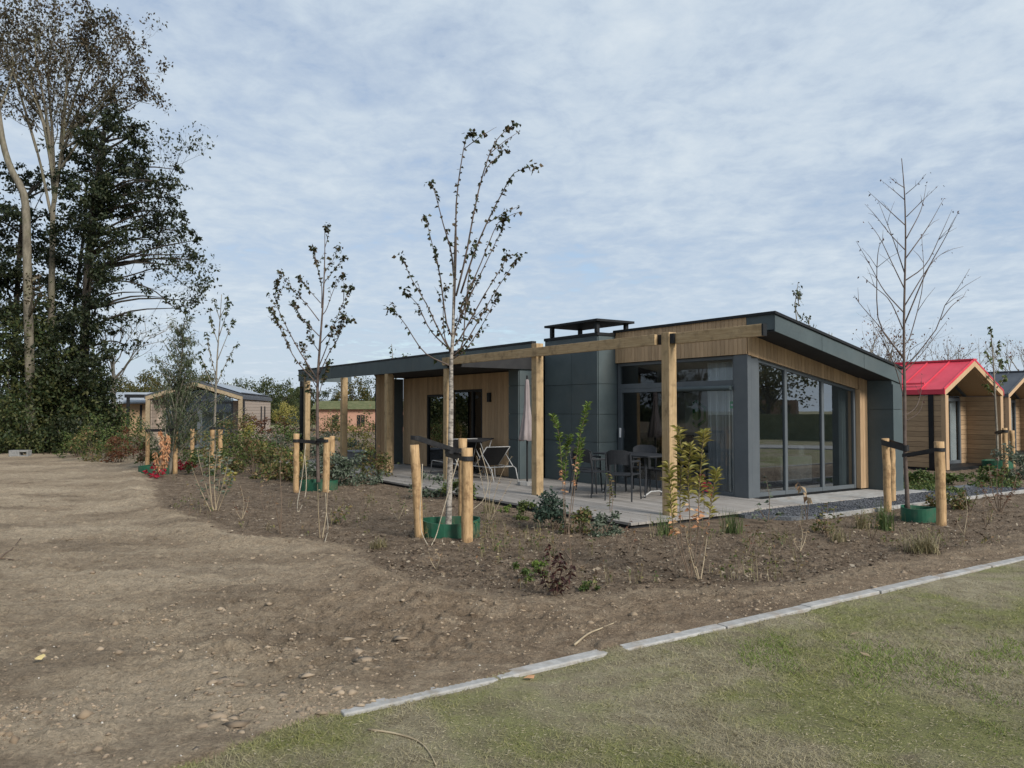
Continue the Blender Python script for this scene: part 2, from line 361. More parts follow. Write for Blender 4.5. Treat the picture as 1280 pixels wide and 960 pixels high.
# ------------------------------------------------------------------ ground
# boundary of the mulched planting bed, seen from above (x, y): everything beyond it is bed
BED = np.array([(-60,60),(-12.6,27.5),(-8.28,18.07),(-5.66,12.94),(-4.58,11.54),(-3.8,10.3),(-3.1,9.9),(-2.4,9.75),(-1.8,8.96),(-1.34,7.95),(-.92,7.5),(-.57,7.16),(-.14,7.01),(.4,6.71),(.82,6.86),(1.36,7.16),(1.87,7.2),(2.67,7.45),(3.82,8.27),(5.04,8.96),(6.4,9.96),(12,14),(40,34),(80,60)])
def bed_dist(x, y):                        # signed distance to the bed boundary, positive inside the bed
    best = np.full(x.shape, 1e9); sgn = np.ones(x.shape)
    for (ax, ay), (bx, by) in zip(BED[:-1], BED[1:]):
        dx, dy = bx-ax, by-ay; t_ = np.clip(((x-ax)*dx+(y-ay)*dy)/(dx*dx+dy*dy), 0, 1)
        d = np.hypot(x-ax-t_*dx, y-ay-t_*dy); c = dx*(y-ay)-dy*(x-ax)
        upd = d < best; best = np.where(upd, d, best); sgn = np.where(upd, np.sign(c), sgn)
    return best*sgn
def frame_uv(x, y):
    dx, dy = x-KX, y-KY
    return dx*UD.x+dy*UD.y, dx*VD.x+dy*VD.y
KERB_U = -5.08
def ground_info(x, y):
    u, v = frame_uv(x, y)
    bd = bed_dist(x, y) + .22*fbm(x*1.3, y*1.3, 5, 3)
    nrm = fbm(x*.9, y*.9, 9, 4)
    lawn_edge = KERB_U + np.where(v < -9.45, .10*fbm(x*3, y*3, 21, 3) - .12*smooth(-9.45, -10.3, v) - .0, 0)
    lawn = u < lawn_edge
    mulch = smooth(-.42, .50, bd)
    # brown mud between the bed and the kerb, paler trodden soil to the left
    mud = smooth(-3.2, -.6, x + .35*nrm + .15*(y-7)) * smooth(4.0, 5.4, y + .55*x + .4*nrm)
    h = .045*fbm(x*.55, y*.9, 31, 3)
    rough_ = 1-smooth(-.3, .4, bd)*.55
    lump = fbm(x*2.4, y*3.4, 41, 4, .6)
    h = h + rough_*(.028*lump + .040*np.abs(fbm(x*6, y*8, 51, 5, .68)) + .026*np.clip(fbm(x*15, y*20, 53, 3, .62), -.15, 1)*(.4+.9*np.clip(fbm(x*1.1, y*1.6, 55, 2)+.3, 0, 1)))
    h = h + (.014*fbm(x*5, y*5, 61, 3)+.022*np.clip(fbm(x*17, y*17, 63, 3), -.1, 1))*smooth(-.2, .4, bd)
    # cast-up ridge along the bed edge on the left, with broken lumps
    ridge = np.exp(-((bd+.28)/.24)**2) * smooth(1.2, -1.2, x) * (.55+.6*fbm(x*1.7, y*1.7, 71, 3))
    h = h + .10*ridge
    # shallow wheel ruts that cross the path
    s = (y - 9.0) + .32*x
    for c0, wd, dp in ((-.9, .16, .035), (.35, .20, .045), (1.5, .18, .03), (3.2, .25, .04), (5.0, .3, .05), (8, .4, .05)):
        h = h - .7*dp*np.exp(-((s-c0+.25*fbm(x*.7, y*.7, 81, 2))/wd)**2)*smooth(.2, -1.0, bd)*(.6+.6*vnoise(x*.8, y*.2, 83))
    # dug soil lumps near the middle foreground
    dug = smooth(1.6, .2, np.hypot((x+.9)*.9, y-6.0)) + smooth(1.1, .1, np.hypot(x+1.9, (y-5.1)*1.2))*.8
    h = h + dug*.075*fbm(x*3.2, y*4.6, 91, 5, .68)
    crack = np.abs(fbm(x*1.9+.8*y, y*3.4, 93, 4, .6))
    c2 = np.abs(fbm(x*2.6-.5*y, y*4.4, 95, 4, .62)); h = h - .022*smooth(.09, .0, c2)*rough_*smooth(-.1, .25, fbm(x*.7, y*.9, 96, 2))
    h = h - .030*smooth(.10, .0, crack)*dug
    dark_patch = smooth(.18, .42, fbm(x*.8, y*1.7, 97, 3)) * .34*(1-smooth(-.2, .3, bd)) + .7*np.clip(-lump-.22, 0, 1)*rough_  # damp patches by noise, plus a darker tone in the low parts of lumps
    # lawn: smooth and a little lower; soil meets the kerb
    near_k = np.exp(-((u-KERB_U)/.28)**2)
    h = np.where(lawn, -.012+.008*fbm(x*2.5, y*2.5, 101, 3), h*(1-.75*near_k) + .0*near_k)
    spill = np.exp(-((u-KERB_U-.03)/.13)**2) * (smooth(-7.70, -7.64, v+.06*fbm(x*5, y*5, 111, 2)) * smooth(-7.52, -7.58, v+.06*fbm(x*5, y*5, 113, 2)) + .62*smooth(-8.62,-8.5,v)*smooth(-8.36,-8.46,v))
    h = h + spill*(.040+.014*fbm(x*9, y*9, 115, 3))
    # flat under the buildings, the deck and the paving
    foot = smooth(-4.05, -3.6, v)*smooth(-2.2, -1.7, u)*smooth(18, 14, u)*smooth(8, 5, v)
    h = h*(1-foot) + foot*(-.03)
    inside = (v > -3.5) & (v < 3.7) & (u > -.9) & (u < 14)
    h = np.where(inside, -.10, h)
    far = smooth(24, 40, y); h = h*(1-.6*far)
    return h, mulch, mud*(1-mulch), np.clip(dark_patch, 0, 1)*(1-.7*mulch), lawn, bd
def ground_z(x, y): return float(ground_info(np.array([x]), np.array([y]))[0][0])

def build_ground():
    ys = [1.6]
    while ys[-1] < 70: ys.append(ys[-1]*(1.0046 if ys[-1] < 16 else 1.012))
    ts = np.concatenate([np.linspace(-2.6, -.74, 60, endpoint=False), np.linspace(-.74, .74, 640), np.linspace(.74, 2.6, 61)[1:]])
    Y, T = np.meshgrid(np.array(ys), ts, indexing='ij'); X = T*Y
    rng_ = np.random.default_rng(3)
    h, mul, mud, dark_patch, lawn, bd = ground_info(X.ravel(), Y.ravel())
    V = np.stack([X.ravel(), Y.ravel(), h], 1)
    nr, nc = X.shape
    idx = np.arange(nr*nc).reshape(nr, nc)
    Fq = np.stack([idx[:-1,:-1], idx[:-1,1:], idx[1:,1:], idx[1:,:-1]], -1).reshape(-1, 4)
    lw = lawn[Fq].mean(1) > .5; bedf = (mul[Fq].mean(1) > .5) & ~lw
    for name, sel, m in (('lawn', lw, M['lawn']), ('planting_bed', bedf, M['soil']), ('path', ~lw & ~bedf, M['soil'])):
        f = Fq[sel]; used, inv = np.unique(f, return_inverse=True)
        me = np_mesh(name, V[used], inv.reshape(-1, 4))
        me.polygons.foreach_set('use_smooth', np.ones(len(f), bool))
        ca = me.color_attributes.new('zone', 'FLOAT_COLOR', 'POINT')
        ca.data.foreach_set('color', np.stack([mul[used], mud[used], dark_patch[used], np.ones(len(used))], 1).astype(np.float32).ravel())
        tag(link(name, me, m), kind='structure')
build_ground()
tag(MB().add([(-700,-500,-.16),(700,-500,-.16),(700,900,-.16),(-700,900,-.16)], [(0,1,2,3)]).build('ground', M['lawn']), kind='structure')

# kerb of pale concrete edging blocks, along the lawn
rk = random.Random(4)
kb = MB(); v0 = -9.50
while v0 < 30:
    ln = 1.0 if v0 > -9.4 else .98
    j = rk.uniform(-.006, .006); dz = rk.uniform(-.004, .004)
    a = L2W(v0+.006, KERB_U+j, 0); b_ = L2W(v0+ln-.006, KERB_U+j+rk.uniform(-.01,.01), 0)
    kb.bar(a+Vector((0,0,-.072+dz)), b_+Vector((0,0,-.072+dz+rk.uniform(-.004,.004))), .105, .165)
    v0 += ln
tag(kb.build('kerb', M['concrete'], bevel=.008), kind='structure')

# paved strip, gravel strip and its edging beside the glazed side
st = MB(); v0 = -1.9
while v0 < 3.4:
    st.prism([(L2W(v0+.004,-.05).x, L2W(v0+.004,-.05).y), (L2W(v0+.004,-.93).x, L2W(v0+.004,-.93).y), (L2W(v0+.996,-.93).x, L2W(v0+.996,-.93).y), (L2W(v0+.996,-.05).x, L2W(v0+.996,-.05).y)][::-1], -.05, .035); v0 += 1.0
tag(st.build('paved_strip', M['concrete'], bevel=.004), kind='structure')
gv = MB(); gp = [L2W(-1.5,-.94), L2W(-1.55,-1.2), L2W(-1.2,-1.75), L2W(-.6,-1.84), L2W(6.5,-1.86), L2W(6.5,-.62), L2W(3.82,-.62), L2W(3.45,-.64), L2W(3.15,-.94)]
gv.prism([(p.x, p.y) for p in gp], -.04, .022)
tag(gv.build('gravel_strip', M['gravel']), kind='structure')
ge = MB()
for k in range(7):
    ge.bar(L2W(-.7+k*1.0+.004,-1.90,.0), L2W(-.7+(k+1)*1.0-.004,-1.90,.0), .06, .09)
tag(ge.build('gravel_edging', M['concrete'], bevel=.004), kind='structure')
rs = np.random.default_rng(8)
def scatter_stones(name, n, fn, size, m, flat=.6, seed=1, jag=.3):
    r = np.random.default_rng(seed)
    ico = np.array([(0,0,1),(.9,0,.2),(-.2,.9,.2),(-.8,-.4,.25),(.25,-.9,.2),(.4,.4,-.6),(-.5,.3,-.6),(.1,-.5,-.7)])
    icf = np.array([(0,1,2),(0,2,3),(0,3,4),(0,4,1),(1,5,2),(2,6,3),(3,7,4),(4,7,1),(1,7,5),(5,7,6),(2,5,6),(3,6,7)])
    P = fn(r, n); n = len(P)
    s = size(r, n)[:, None, None]
    V = ico[None]*(1+r.uniform(-jag, jag, (n, 8, 1)))*np.stack([r.uniform(.7,1.3,n), r.uniform(.7,1.3,n), np.full(n, flat)], 1)[:, None, :]*s
    a = r.uniform(0, 6.28, n); c, s_ = np.cos(a)[:, None], np.sin(a)[:, None]
    X = V[..., 0]*c - V[..., 1]*s_; Y = V[..., 0]*s_ + V[..., 1]*c
    V = np.stack([X, Y, V[..., 2]], -1) + P[:, None, :]
    Fc = (icf[None] + (np.arange(n)*8)[:, None, None]).reshape(-1, 3)
    return link(name, np_mesh(name, V.reshape(-1, 3), Fc), m)
def grav_pts(r, n):
    vv = r.uniform(-1.5, 6.4, n); uu = r.uniform(-1.84, -.96, n)
    ok = (uu > -1.2 - (vv+1.55)*.9)
    return np.stack([KX+vv*VD.x+uu*UD.x, KY+vv*VD.y+uu*UD.y, np.full(n, .026)], 1)[ok]
tag(scatter_stones('gravel', 9000, grav_pts, lambda r, n: r.uniform(.009, .02, n), varied('slate_stone', (.05,.053,.06), (.10,.105,.115), 20, .8, bump=0, island=.6), .7, 5), kind='stuff')

# deck of weathered boards running along the front
dk = MB(); x = -3.72
rd = random.Random(6)
while x < -.02:
    y = -1.06 if x < -1.2 else -.96
    while y < 15:
        ln = rd.choice((3.2, 4.0, 4.8)); y2 = min(y+ln, 15)
        dk.box((x+.003, y+.002, .022), (x+.137, y2-.002, .058+rd.uniform(-.0015,.0015))); y = y2
    x += .142
deck = dk.build('terrace_deck', M['deck'], loc=(KX, KY, 0), rz=TH, bevel=.003); tag(deck, kind='structure')
tag(MB().box((-3.68,-1.0,-.08),(.0,14.9,.018)).build('deck_base', M['soffit'], loc=(KX,KY,0), rz=TH), kind='structure')

# ------------------------------------------------------------------ the lodge (local x = to the right rear, y = to the left rear)
lodge = thing('lodge', 'large modern lodge with dark panels, oak cladding, glazed corner and timber porch posts', 'lodge', (KX, KY, 0), TH)
def top_z(x): return 3.27 - .2134*(x+.1)          # top of the pitched roof
def head_z(x): return 2.55 - .170*x               # head of the sloping side window
P_ = lambda mb, name, m, **k: mb.build(name, M[m], lodge, **k)
# plinth
P_(MB().box((.03,.03,-.05),(3.5,5.2,.055)).box((-.46,3.46,-.05),(.02,5.1,.055)).box((-.98,5.2,-.05),(3.4,11.4,.055)), 'plinth', 'black')
# floor, inner walls and ceiling of the glazed room
P_(MB().box((.06,.06,.055),(3.44,5.9,.075)), 'floor', 'oakfloor')
P_(MB().box((3.40,.06,.075),(3.47,5.9,2.4)), 'inner_wall', 'plaster')
P_(MB().box((.06,5.9,.075),(3.47,5.97,2.4)), 'inner_wall', 'plaster')
P_(MB().hexa([(.05,.06,2.62),(3.47,.06,2.04),(3.47,5.9,2.04),(.05,5.9,2.62),(.05,.06,2.66),(3.47,.06,2.08),(3.47,5.9,2.08),(.05,5.9,2.66)]), 'ceiling', 'plaster')
# dark corner panel (front and side)
P_(MB().box((0,.0,.06),(.10,.30,2.565)).box((.10,-.0,.06),(.285,.10,2.50)), 'corner_panel', 'panel2', bevel=.003)
# front window assembly
def frame_rect(mb, x0, x1, y0, y1, z0, z1, wd):
    mb.box((x0,y0,z0),(x1,y0+wd,z1)); mb.box((x0,y1-wd,z0),(x1,y1,z1)); mb.box((x0,y0+wd,z0),(x1,y1-wd,z0+wd)); mb.box((x0,y0+wd,z1-wd),(x1,y1-wd,z1))
fw = MB(); frame_rect(fw, .04, .12, .302, 3.42, .062, 2.565, .06)
fw.box((.035,.362,2.03),(.125,3.36,2.13))
win = P_(fw, 'window_frame', 'panel2', bevel=.003)
MB().box((.075,.365,2.133),(.085,1.86,2.50)).build('pane', M['glass_front'], win)
MB().box((.075,1.90,2.133),(.085,3.355,2.50)).build('pane', M['glass_front'], win)
MB().box((.05,1.862,2.132),(.11,1.898,2.502)).build('mullion', M['panel2'], win)
MB().box((.080,.365,.125),(.088,1.80,2.027)).build('pane', M['glass_front'], win)
sd = MB(); frame_rect(sd, .03, .09, 1.79, 3.355, .125, 2.026, .075)
sdo = P_(sd, 'sliding_door', 'panel2', bevel=.003)
MB().box((.055,1.868,.205),(.065,3.278,1.948)).build('pane', M['glass_front'], sdo)
MB().box((-.012,3.295,1.02),(.028,3.325,1.22)).build('handle', M['white'], sdo, bevel=.006)
aw = MB(); aw.tube([(-.03,.34,1.985),(-.03,1.70,1.985)], .045, 12)
P_(aw, 'awning_cassette', 'panel', smooth_=False)
# oak cladding boards
def boards(mb, axis, fixed, a0, a1, zlo, zhi, wd=.098, gap=.006, th=.022, sgn=-1):
    n = max(1, round(abs(a1-a0)/wd)); w_ = (a1-a0)/n
    for i in range(n):
        p, q = a0+i*w_+gap/2, a0+(i+1)*w_-gap/2
        f0, f1 = fixed, fixed+sgn*th
        lo0, lo1, hi0, hi1 = zlo(p), zlo(q), zhi(p), zhi(q)
        if axis == 'y':
            xa, xb = min(f0,f1), max(f0,f1)
            mb.hexa([(xa,p,lo0),(xb,p,lo0),(xb,q,lo1),(xa,q,lo1),(xa,p,hi0),(xb,p,hi0),(xb,q,hi1),(xa,q,hi1)])
        else:
            ya, yb = min(f0,f1), max(f0,f1)
            mb.hexa([(p,ya,lo0),(q,ya,lo1),(q,yb,lo1),(p,yb,lo0),(p,ya,hi0),(q,ya,hi1),(q,yb,hi1),(p,yb,hi0)])
fb = MB(); boards(fb, 'y', .0, -.0, 3.42, lambda t: 2.57, lambda t: 3.235)
P_(fb, 'front_cladding', 'clad', bevel=.002)
P_(MB().box((.002,.03,2.57),(.10,5.2,3.23)), 'front_backing', 'soffit')
sb = MB(); boards(sb, 'x', .0, .0, 3.26, lambda t: head_z(t)+.005, lambda t: top_z(t)-.12)
boards(sb, 'x', -.02, 3.265, 3.495, lambda t: .06, lambda t: top_z(t)-.12, wd=.077, th=.05)
sb.box((3.245,-.07,.06),(3.265,.03,head_z(3.25)))
P_(sb, 'side_cladding', 'clad', bevel=.002)
P_(MB().hexa([(.03,.003,2.57),(3.49,.003,head_z(3.49)+.02),(3.49,.06,head_z(3.49)+.02),(.03,.06,2.57),(.03,.003,3.15),(3.49,.003,2.4),(3.49,.06,2.4),(.03,.06,3.15)]), 'side_backing', 'soffit')
# side window: three tall panes under a sloping head
sw = MB()
xs = [.288, 1.09, 2.19, 3.24]
for i, xx in enumerate(xs):
    x0, x1 = (xx, xx+.055) if i == 0 else ((xx-.055, xx) if i == 3 else (xx-.035, xx+.035))
    sw.hexa([(x0,.03,.062),(x1,.03,.062),(x1,.10,.062),(x0,.10,.062),(x0,.03,head_z(x0)),(x1,.03,head_z(x1)),(x1,.10,head_z(x1)),(x0,.10,head_z(x0))])
for a, b_ in ((.343,1.055),(1.125,2.155),(2.225,3.185)):
    sw.box((a,.035,.062),(b_,.095,.135))
    sw.hexa([(a,.035,head_z(a)-.055),(b_,.035,head_z(b_)-.055),(b_,.095,head_z(b_)-.055),(a,.095,head_z(a)-.055),(a,.035,head_z(a)),(b_,.035,head_z(b_)),(b_,.095,head_z(b_)),(a,.095,head_z(a))])
side_win = P_(sw, 'window_frame', 'panel2', bevel=.003)
for a, b_ in ((.345,1.053),(1.127,2.153),(2.227,3.183)):
    h0, h1 = head_z(a)-.057, head_z(b_)-.057
    MB().hexa([(a,.06,.137),(b_,.06,.137),(b_,.068,.137),(a,.068,.137),(a,.06,h0),(b_,.06,h1),(b_,.068,h1),(a,.068,h0)]).build('pane', M['glass'], side_win)
# pitched roof with overhanging frame of dark panels on the side
rf = MB()
def slope_box(mb, x0, x1, y0, y1, lo, hi):
    return mb.hexa([(x0,y0,lo(x0)),(x1,y0,lo(x1)),(x1,y1,lo(x1)),(x0,y1,lo(x0)),(x0,y0,hi(x0)),(x1,y0,hi(x1)),(x1,y1,hi(x1)),(x0,y1,hi(x0))])
slope_box(rf, -.02, 3.82, -.56, 5.28, lambda t: top_z(t)-.09, lambda t: top_z(t)-.045)
roof = P_(rf, 'roof', 'roofing')
cp_ = MB()
slope_box(cp_, -.05, 3.83, -.63, -.57, lambda t: top_z(t)-.05, lambda t: top_z(t)+.0)
cp_.box((-.052,-.568,top_z(-.05)-.052),(.01,3.45,top_z(-.05)))
cp_.box((-.052,3.45,2.9),(.01,3.46,top_z(-.05)))
cp_.build('coping', M['black'], roof, bevel=.003)
fa = MB()
for a, b_ in ((-.02,1.268),(1.276,2.55),(2.558,3.815)):
    slope_box(fa, a, b_, -.60, -.575, lambda t: top_z(t)-.335, lambda t: top_z(t)-.052)
P_(fa, 'side_fascia', 'panel', bevel=.002)
fe = MB().hexa([(-.022,-.572,2.95),(-.004,-.572,2.95),(-.004,-.004,2.95),(-.022,-.004,2.95),(-.022,-.572,3.228),(-.004,-.572,3.228),(-.004,-.004,3.228),(-.022,-.004,3.228)])
P_(fe, 'fascia_end', 'panel', bevel=.002)
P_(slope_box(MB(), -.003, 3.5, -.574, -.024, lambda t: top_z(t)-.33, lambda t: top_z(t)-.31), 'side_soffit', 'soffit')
lg = MB()
for a, b_ in ((.02,1.60),(1.608,2.2)):
    hi0 = (lambda t: top_z(t)-.34) if b_ > 2 else (lambda t: b_)
    lg.hexa([(3.50,-.574,a),(3.515,-.574,a),(3.515,-.001,a),(3.50,-.001,a)]+[(3.50,-.574,min(b_,top_z(3.5)-.34)),(3.515,-.574,min(b_,top_z(3.5)-.34)),(3.515,-.001,min(b_,top_z(3.5)-.34)),(3.50,-.001,min(b_,top_z(3.5)-.34))])
lg.box((3.50,-.60,.02),(3.815,-.575,1.60)); lg.box((3.50,-.60,1.608),(3.815,-.575,top_z(3.815)-.345))
P_(lg, 'end_leg', 'panel', bevel=.002)
P_(MB().box((3.517,-.573,.02),(3.80,5.2,2.38)), 'rear_wall', 'panel')
# chimney block of dark panels with its black hood
ch = MB()
zs = [(.06,.92),(.928,1.50),(1.508,2.13),(2.138,3.135)]
for z0, z1 in zs:
    ch.box((-.50,3.44,z0),(-.48,4.30,z1)); ch.box((-.50,4.308,z0),(-.48,5.25,z1))
    ch.box((-.478,3.42,z0),(.03,3.44,z1))
P_(ch, 'chimney_panel', 'panel', bevel=.002)
P_(MB().box((-.475,3.445,.05),(1.2,5.24,3.12)), 'chimney_core', 'black')
cc_ = P_(MB().box((-.52,3.40,3.137),(.52,5.27,3.20)), 'chimney_coping', 'black', bevel=.003)
hd = MB().box((-.62,3.30,3.42),(.42,5.12,3.47))
for hx in (-.50,.30):
    for hy in (3.44,4.98): hd.box((hx-.04,hy-.04,3.2),(hx+.04,hy+.04,3.422))
hd.build('chimney_hood', M['black'], cc_, bevel=.004)
# dark block to the left of the chimney, wall lamp wall, porch walls
db = MB()
for z0, z1 in ((.06,.92),(.928,1.50),(1.508,2.13),(2.138,2.80)):
    db.box((-1.15,5.37,z0),(-1.13,5.76,z1)); db.box((-1.128,5.35,z0),(-.48,5.37,z1)); db.box((-1.128,5.74,z0),(-.98,5.76,z1))
P_(db, 'panel_block', 'panel', bevel=.002)
P_(MB().box((-1.125,5.375,.05),(-.3,5.735,2.79)), 'block_core', 'black')
pw = MB()
boards(pw, 'y', -.98, 5.77, 7.12, lambda t: .07, lambda t: 2.47, wd=.14)
boards(pw, 'y', -.98, 9.96, 11.38, lambda t: .07, lambda t: 2.47, wd=.14)
boards(pw, 'y', -.98, 8.66, 9.0, lambda t: .07, lambda t: 2.47, wd=.14)
boards(pw, 'y', -.98, 7.12, 8.66, lambda t: 2.10, lambda t: 2.47, wd=.14)
boards(pw, 'y', -.98, 9.0, 9.96, lambda t: 2.0, lambda t: 2.47, wd=.14)
P_(pw, 'porch_cladding', 'clad', bevel=.002)
pb = MB().box((-.975,5.8,.05),(-.90,7.1,2.5)).box((-.975,8.68,.05),(-.9,8.98,2.5)).box((-.975,9.98,.05),(-.9,11.4,2.5)).box((-.975,7.1,2.12),(-.9,8.68,2.5)).box((-.975,8.98,2.02),(-.9,9.98,2.5))
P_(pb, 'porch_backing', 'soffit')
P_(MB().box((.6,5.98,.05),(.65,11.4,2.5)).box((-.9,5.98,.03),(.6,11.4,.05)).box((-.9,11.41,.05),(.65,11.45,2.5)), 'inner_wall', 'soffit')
P_(MB().box((-1.30,11.40,.06),(-.995,11.43,2.47)), 'end_panel', 'panel')
ep = MB(); boards(ep, 'x', 9.70, -2.60, -2.10, lambda t: .06, lambda t: 2.49, wd=.125)
P_(ep, 'screen_cladding', 'clad', bevel=.002)
P_(MB().box((-2.60,9.705,.06),(-2.1,9.76,2.49)), 'screen_backing', 'soffit')
dr = MB(); frame_rect(dr, -.995, -.92, 7.13, 8.65, .062, 2.095, .06); dr.box((-.995,7.56,.122),(-.92,7.64,2.035))
dro = P_(dr, 'porch_door', 'black', bevel=.003)
MB().box((-.96,7.192,.124),(-.952,7.558,2.033)).build('pane', M['glass_dark'], dro)
MB().box((-.96,7.642,.124),(-.952,8.588,2.033)).build('pane', M['glass_dark'], dro)
pd = MB(); frame_rect(pd, -.995, -.92, 9.01, 9.95, .062, 1.995, .06)
pdo = P_(pd, 'porch_window', 'black', bevel=.003)
MB().box((-.96,9.072,.124),(-.952,9.888,1.933)).build('pane', M['glass'], pdo)
wl = P_(MB().box((-1.06,6.71,1.78),(-1.003,6.83,2.0)), 'wall_lamp', 'black', bevel=.006)
P_(MB().tube([(-2.3,9.675,1.95),(-2.3,9.60,1.95)], .045, 10), 'round_lamp', 'white')
# porch roof, fascia, posts and beam
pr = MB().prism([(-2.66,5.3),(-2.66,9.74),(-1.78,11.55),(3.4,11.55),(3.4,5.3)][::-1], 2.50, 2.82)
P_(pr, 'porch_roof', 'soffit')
pf = MB(); yy = 2.62
cuts = [2.62,4.2,5.75,7.4,9.05,10.7,12.4,14.0,15.2]
for a, b_ in zip(cuts[:-1], cuts[1:]):
    pf.box((-2.755,a+.004,2.70 if b_ <= 5.8 else 2.485),(-2.725,b_-.004,2.80))
pf.box((-2.724,15.17,2.485),(-1.0,15.2,2.80))
P_(pf, 'porch_fascia', 'panel', bevel=.002)
P_(MB().box((-2.76,2.60,2.802),(-2.66,15.23,2.85)).box((-2.66,15.15,2.802),(-1.0,15.23,2.85)), 'porch_coping', 'black', bevel=.003)
P_(MB().box((-2.72,14.98,-.02),(-2.60,15.165,2.482)), 'end_column', 'black', bevel=.003)
for i, py in enumerate((-.76, 2.54, 5.82, 8.80, 11.66, 14.62)):
    ztop = 2.735 if i == 0 else (2.80 if i == 1 else 2.482)
    dx = 0
    P_(MB().box((-2.755,py-.078,.0 if i == 0 else .05),(-2.60,py+.078,ztop)), 'post', 'post', bevel=.006)
bm1 = P_(MB().box((-2.81,-.60,2.555),(-2.757,5.86,2.715)), 'beam', 'beam', bevel=.005)
bm2 = P_(MB().box((-2.71,-2.45,2.555),(-2.64,-.92,2.715)), 'beam', 'beam', bevel=.005)
P_(MB().box((-2.74,-.68,2.565),(-2.62,-.60,2.71)).box((-2.74,-.92,2.565),(-2.62,-.842,2.71)), 'beam_bracket', 'black')
P_(MB().box((-2.70,-.61,2.57),(-2.64,2.46,2.70)).box((-2.70,2.62,2.57),(-2.64,5.3,2.70)), 'inner_beam', 'beam')
P_(MB().box((-2.712,-2.478,2.557),(-2.638,-2.452,2.713)), 'beam_cap', 'black')

# ------------------------------------------------------------------ furniture and fittings on the deck and in the room
def smooth_all(o): o.data.polygons.foreach_set('use_smooth', [True]*len(o.data.polygons)); return o
def make_chair(label):
    t = thing('garden_chair', label, 'chair', group='dark resin chairs round the terrace table')
    s = MB()                                                     # seat with rounded corners, slightly dished
    n = 8
    pts = []
    for i in range(n+1):
        a = i/n
        pts.append((-.23+.46*a, -.21, .445)); 
    s.prism([(-.23,-.2),(-.2,-.225),(.2,-.225),(.23,-.2),(.215,.2),(.19,.22),(-.19,.22),(-.215,.2)], .428, .448)
    s.build('seat', M['chair'], t, bevel=.006)
    b = MB()                                                     # curved back shell, rounded top
    cols_, rows_ = 9, 6
    def bp(i, j, off):
        x_ = -.225+.45*i/(cols_-1); z_ = .60+.26*j/(rows_-1)
        edge = abs(2*i/(cols_-1)-1)
        if j == rows_-1: z_ -= .055*max(0, (edge-.45)/.55)**2
        if j == 0: z_ += .02*(1-edge)
        y_ = .235+.16*(z_-.45)+off - .045*edge**2
        return (x_, y_, z_)
    vs = [bp(i,j,0) for j in range(rows_) for i in range(cols_)] + [bp(i,j,.018) for j in range(rows_) for i in range(cols_)]
    n0 = cols_*rows_; fs = []
    for j in range(rows_-1):
        for i in range(cols_-1):
            a = j*cols_+i; fs.append((a, a+1, a+cols_+1, a+cols_)); fs.append((n0+a+cols_, n0+a+cols_+1, n0+a+1, n0+a))
    ring = [i for i in range(cols_)]+[j*cols_+cols_-1 for j in range(1,rows_)]+[(rows_-1)*cols_+i for i in range(cols_-2,-1,-1)]+[j*cols_ for j in range(rows_-2,0,-1)]
    for a, b2 in zip(ring, ring[1:]+ring[:1]): fs.append((b2, a, n0+a, n0+b2))
    b.add(vs, fs); b.build('backrest', M['chair'], t, smooth_=False)
    for sx in (-1, 1):
        MB().tube([(sx*.235,-.235,0),(sx*.222,-.205,.43),(sx*.225,-.20,.655)], [.013,.017,.016], 6).build('leg', M['chair'], t)
        MB().tube([(sx*.235,.275,0),(sx*.222,.22,.43),(sx*.222,.258,.62),(sx*.215,.29,.80)], [.013,.017,.017,.012], 6).build('leg', M['chair'], t)
        MB().tube([(sx*.225,-.215,.645),(sx*.24,-.1,.662),(sx*.24,.1,.665),(sx*.222,.25,.67)], [.018,.02,.02,.016], 6).build('armrest', M['chair'], t)
    MB().tube([(-.222,.22,.435),(.222,.22,.435)], .012, 5).build('stretcher', M['chair'], t); MB().tube([(-.222,-.2,.43),(.222,-.2,.43)], .012, 5).build('stretcher', M['chair'], t)
    return t
DZ = .058
ch0 = make_chair('dark resin chair at the left end of the terrace table, seen from its side')
tab_p = L2W(-1.15, 1.62, DZ)
chairs = [(-1.62, 2.42, 'dark resin chair at the left end of the terrace table, before the dark panels', math.pi*.62),
          (-1.95, 1.86, 'dark resin chair with its back to the lawn, nearest at the terrace table', math.pi*1.06),
          (-.62, 2.02, 'dark resin chair behind the terrace table, before the sliding door', .08),
          (-.60, 1.42, 'dark resin chair behind the table, half hidden by a porch post', -.05),
          (-1.9, 1.10, 'dark resin chair hidden mostly behind the porch post and yellow shrub', math.pi*.97)]
for i, (v_, u_, lb, r) in enumerate(chairs):
    o = ch0 if i == 0 else copy_tree(ch0)
    o['label'] = lb
    # seat front (-y local) faces the table
    p = L2W(v_, u_, DZ); o.location = p
    d = (tab_p-p); o.rotation_euler.z = math.atan2(d.y, d.x)+math.pi/2 + (r*0) + (.12, .38, -.1, .15, -.1)[i]
tb = thing('terrace_table', 'dark oblong garden table among the resin chairs on the deck', 'table', tab_p, TH)
MB().prism([(-.38,-.72),(-.34,-.76),(.34,-.76),(.38,-.72),(.38,.72),(.34,.76),(-.34,.76),(-.38,.72)][::-1], .715, .74).build('tabletop', M['chair'], tb, bevel=.005)
for sy in (-.5, .5):
    for sx in (-.28, .28):
        MB().tube([(sx,sy*1.1,0),(sx*.75,sy,.35),(sx*.8,sy,.716)], [.016,.02,.022], 6).build('leg', M['chair'], tb)
    MB().tube([(-.30,sy*1.1,.03),(-.1,sy*1.02,.10),(.1,sy*1.02,.10),(.30,sy*1.1,.03)], .013, 6).build('foot_bar', M['tube_white'], tb)

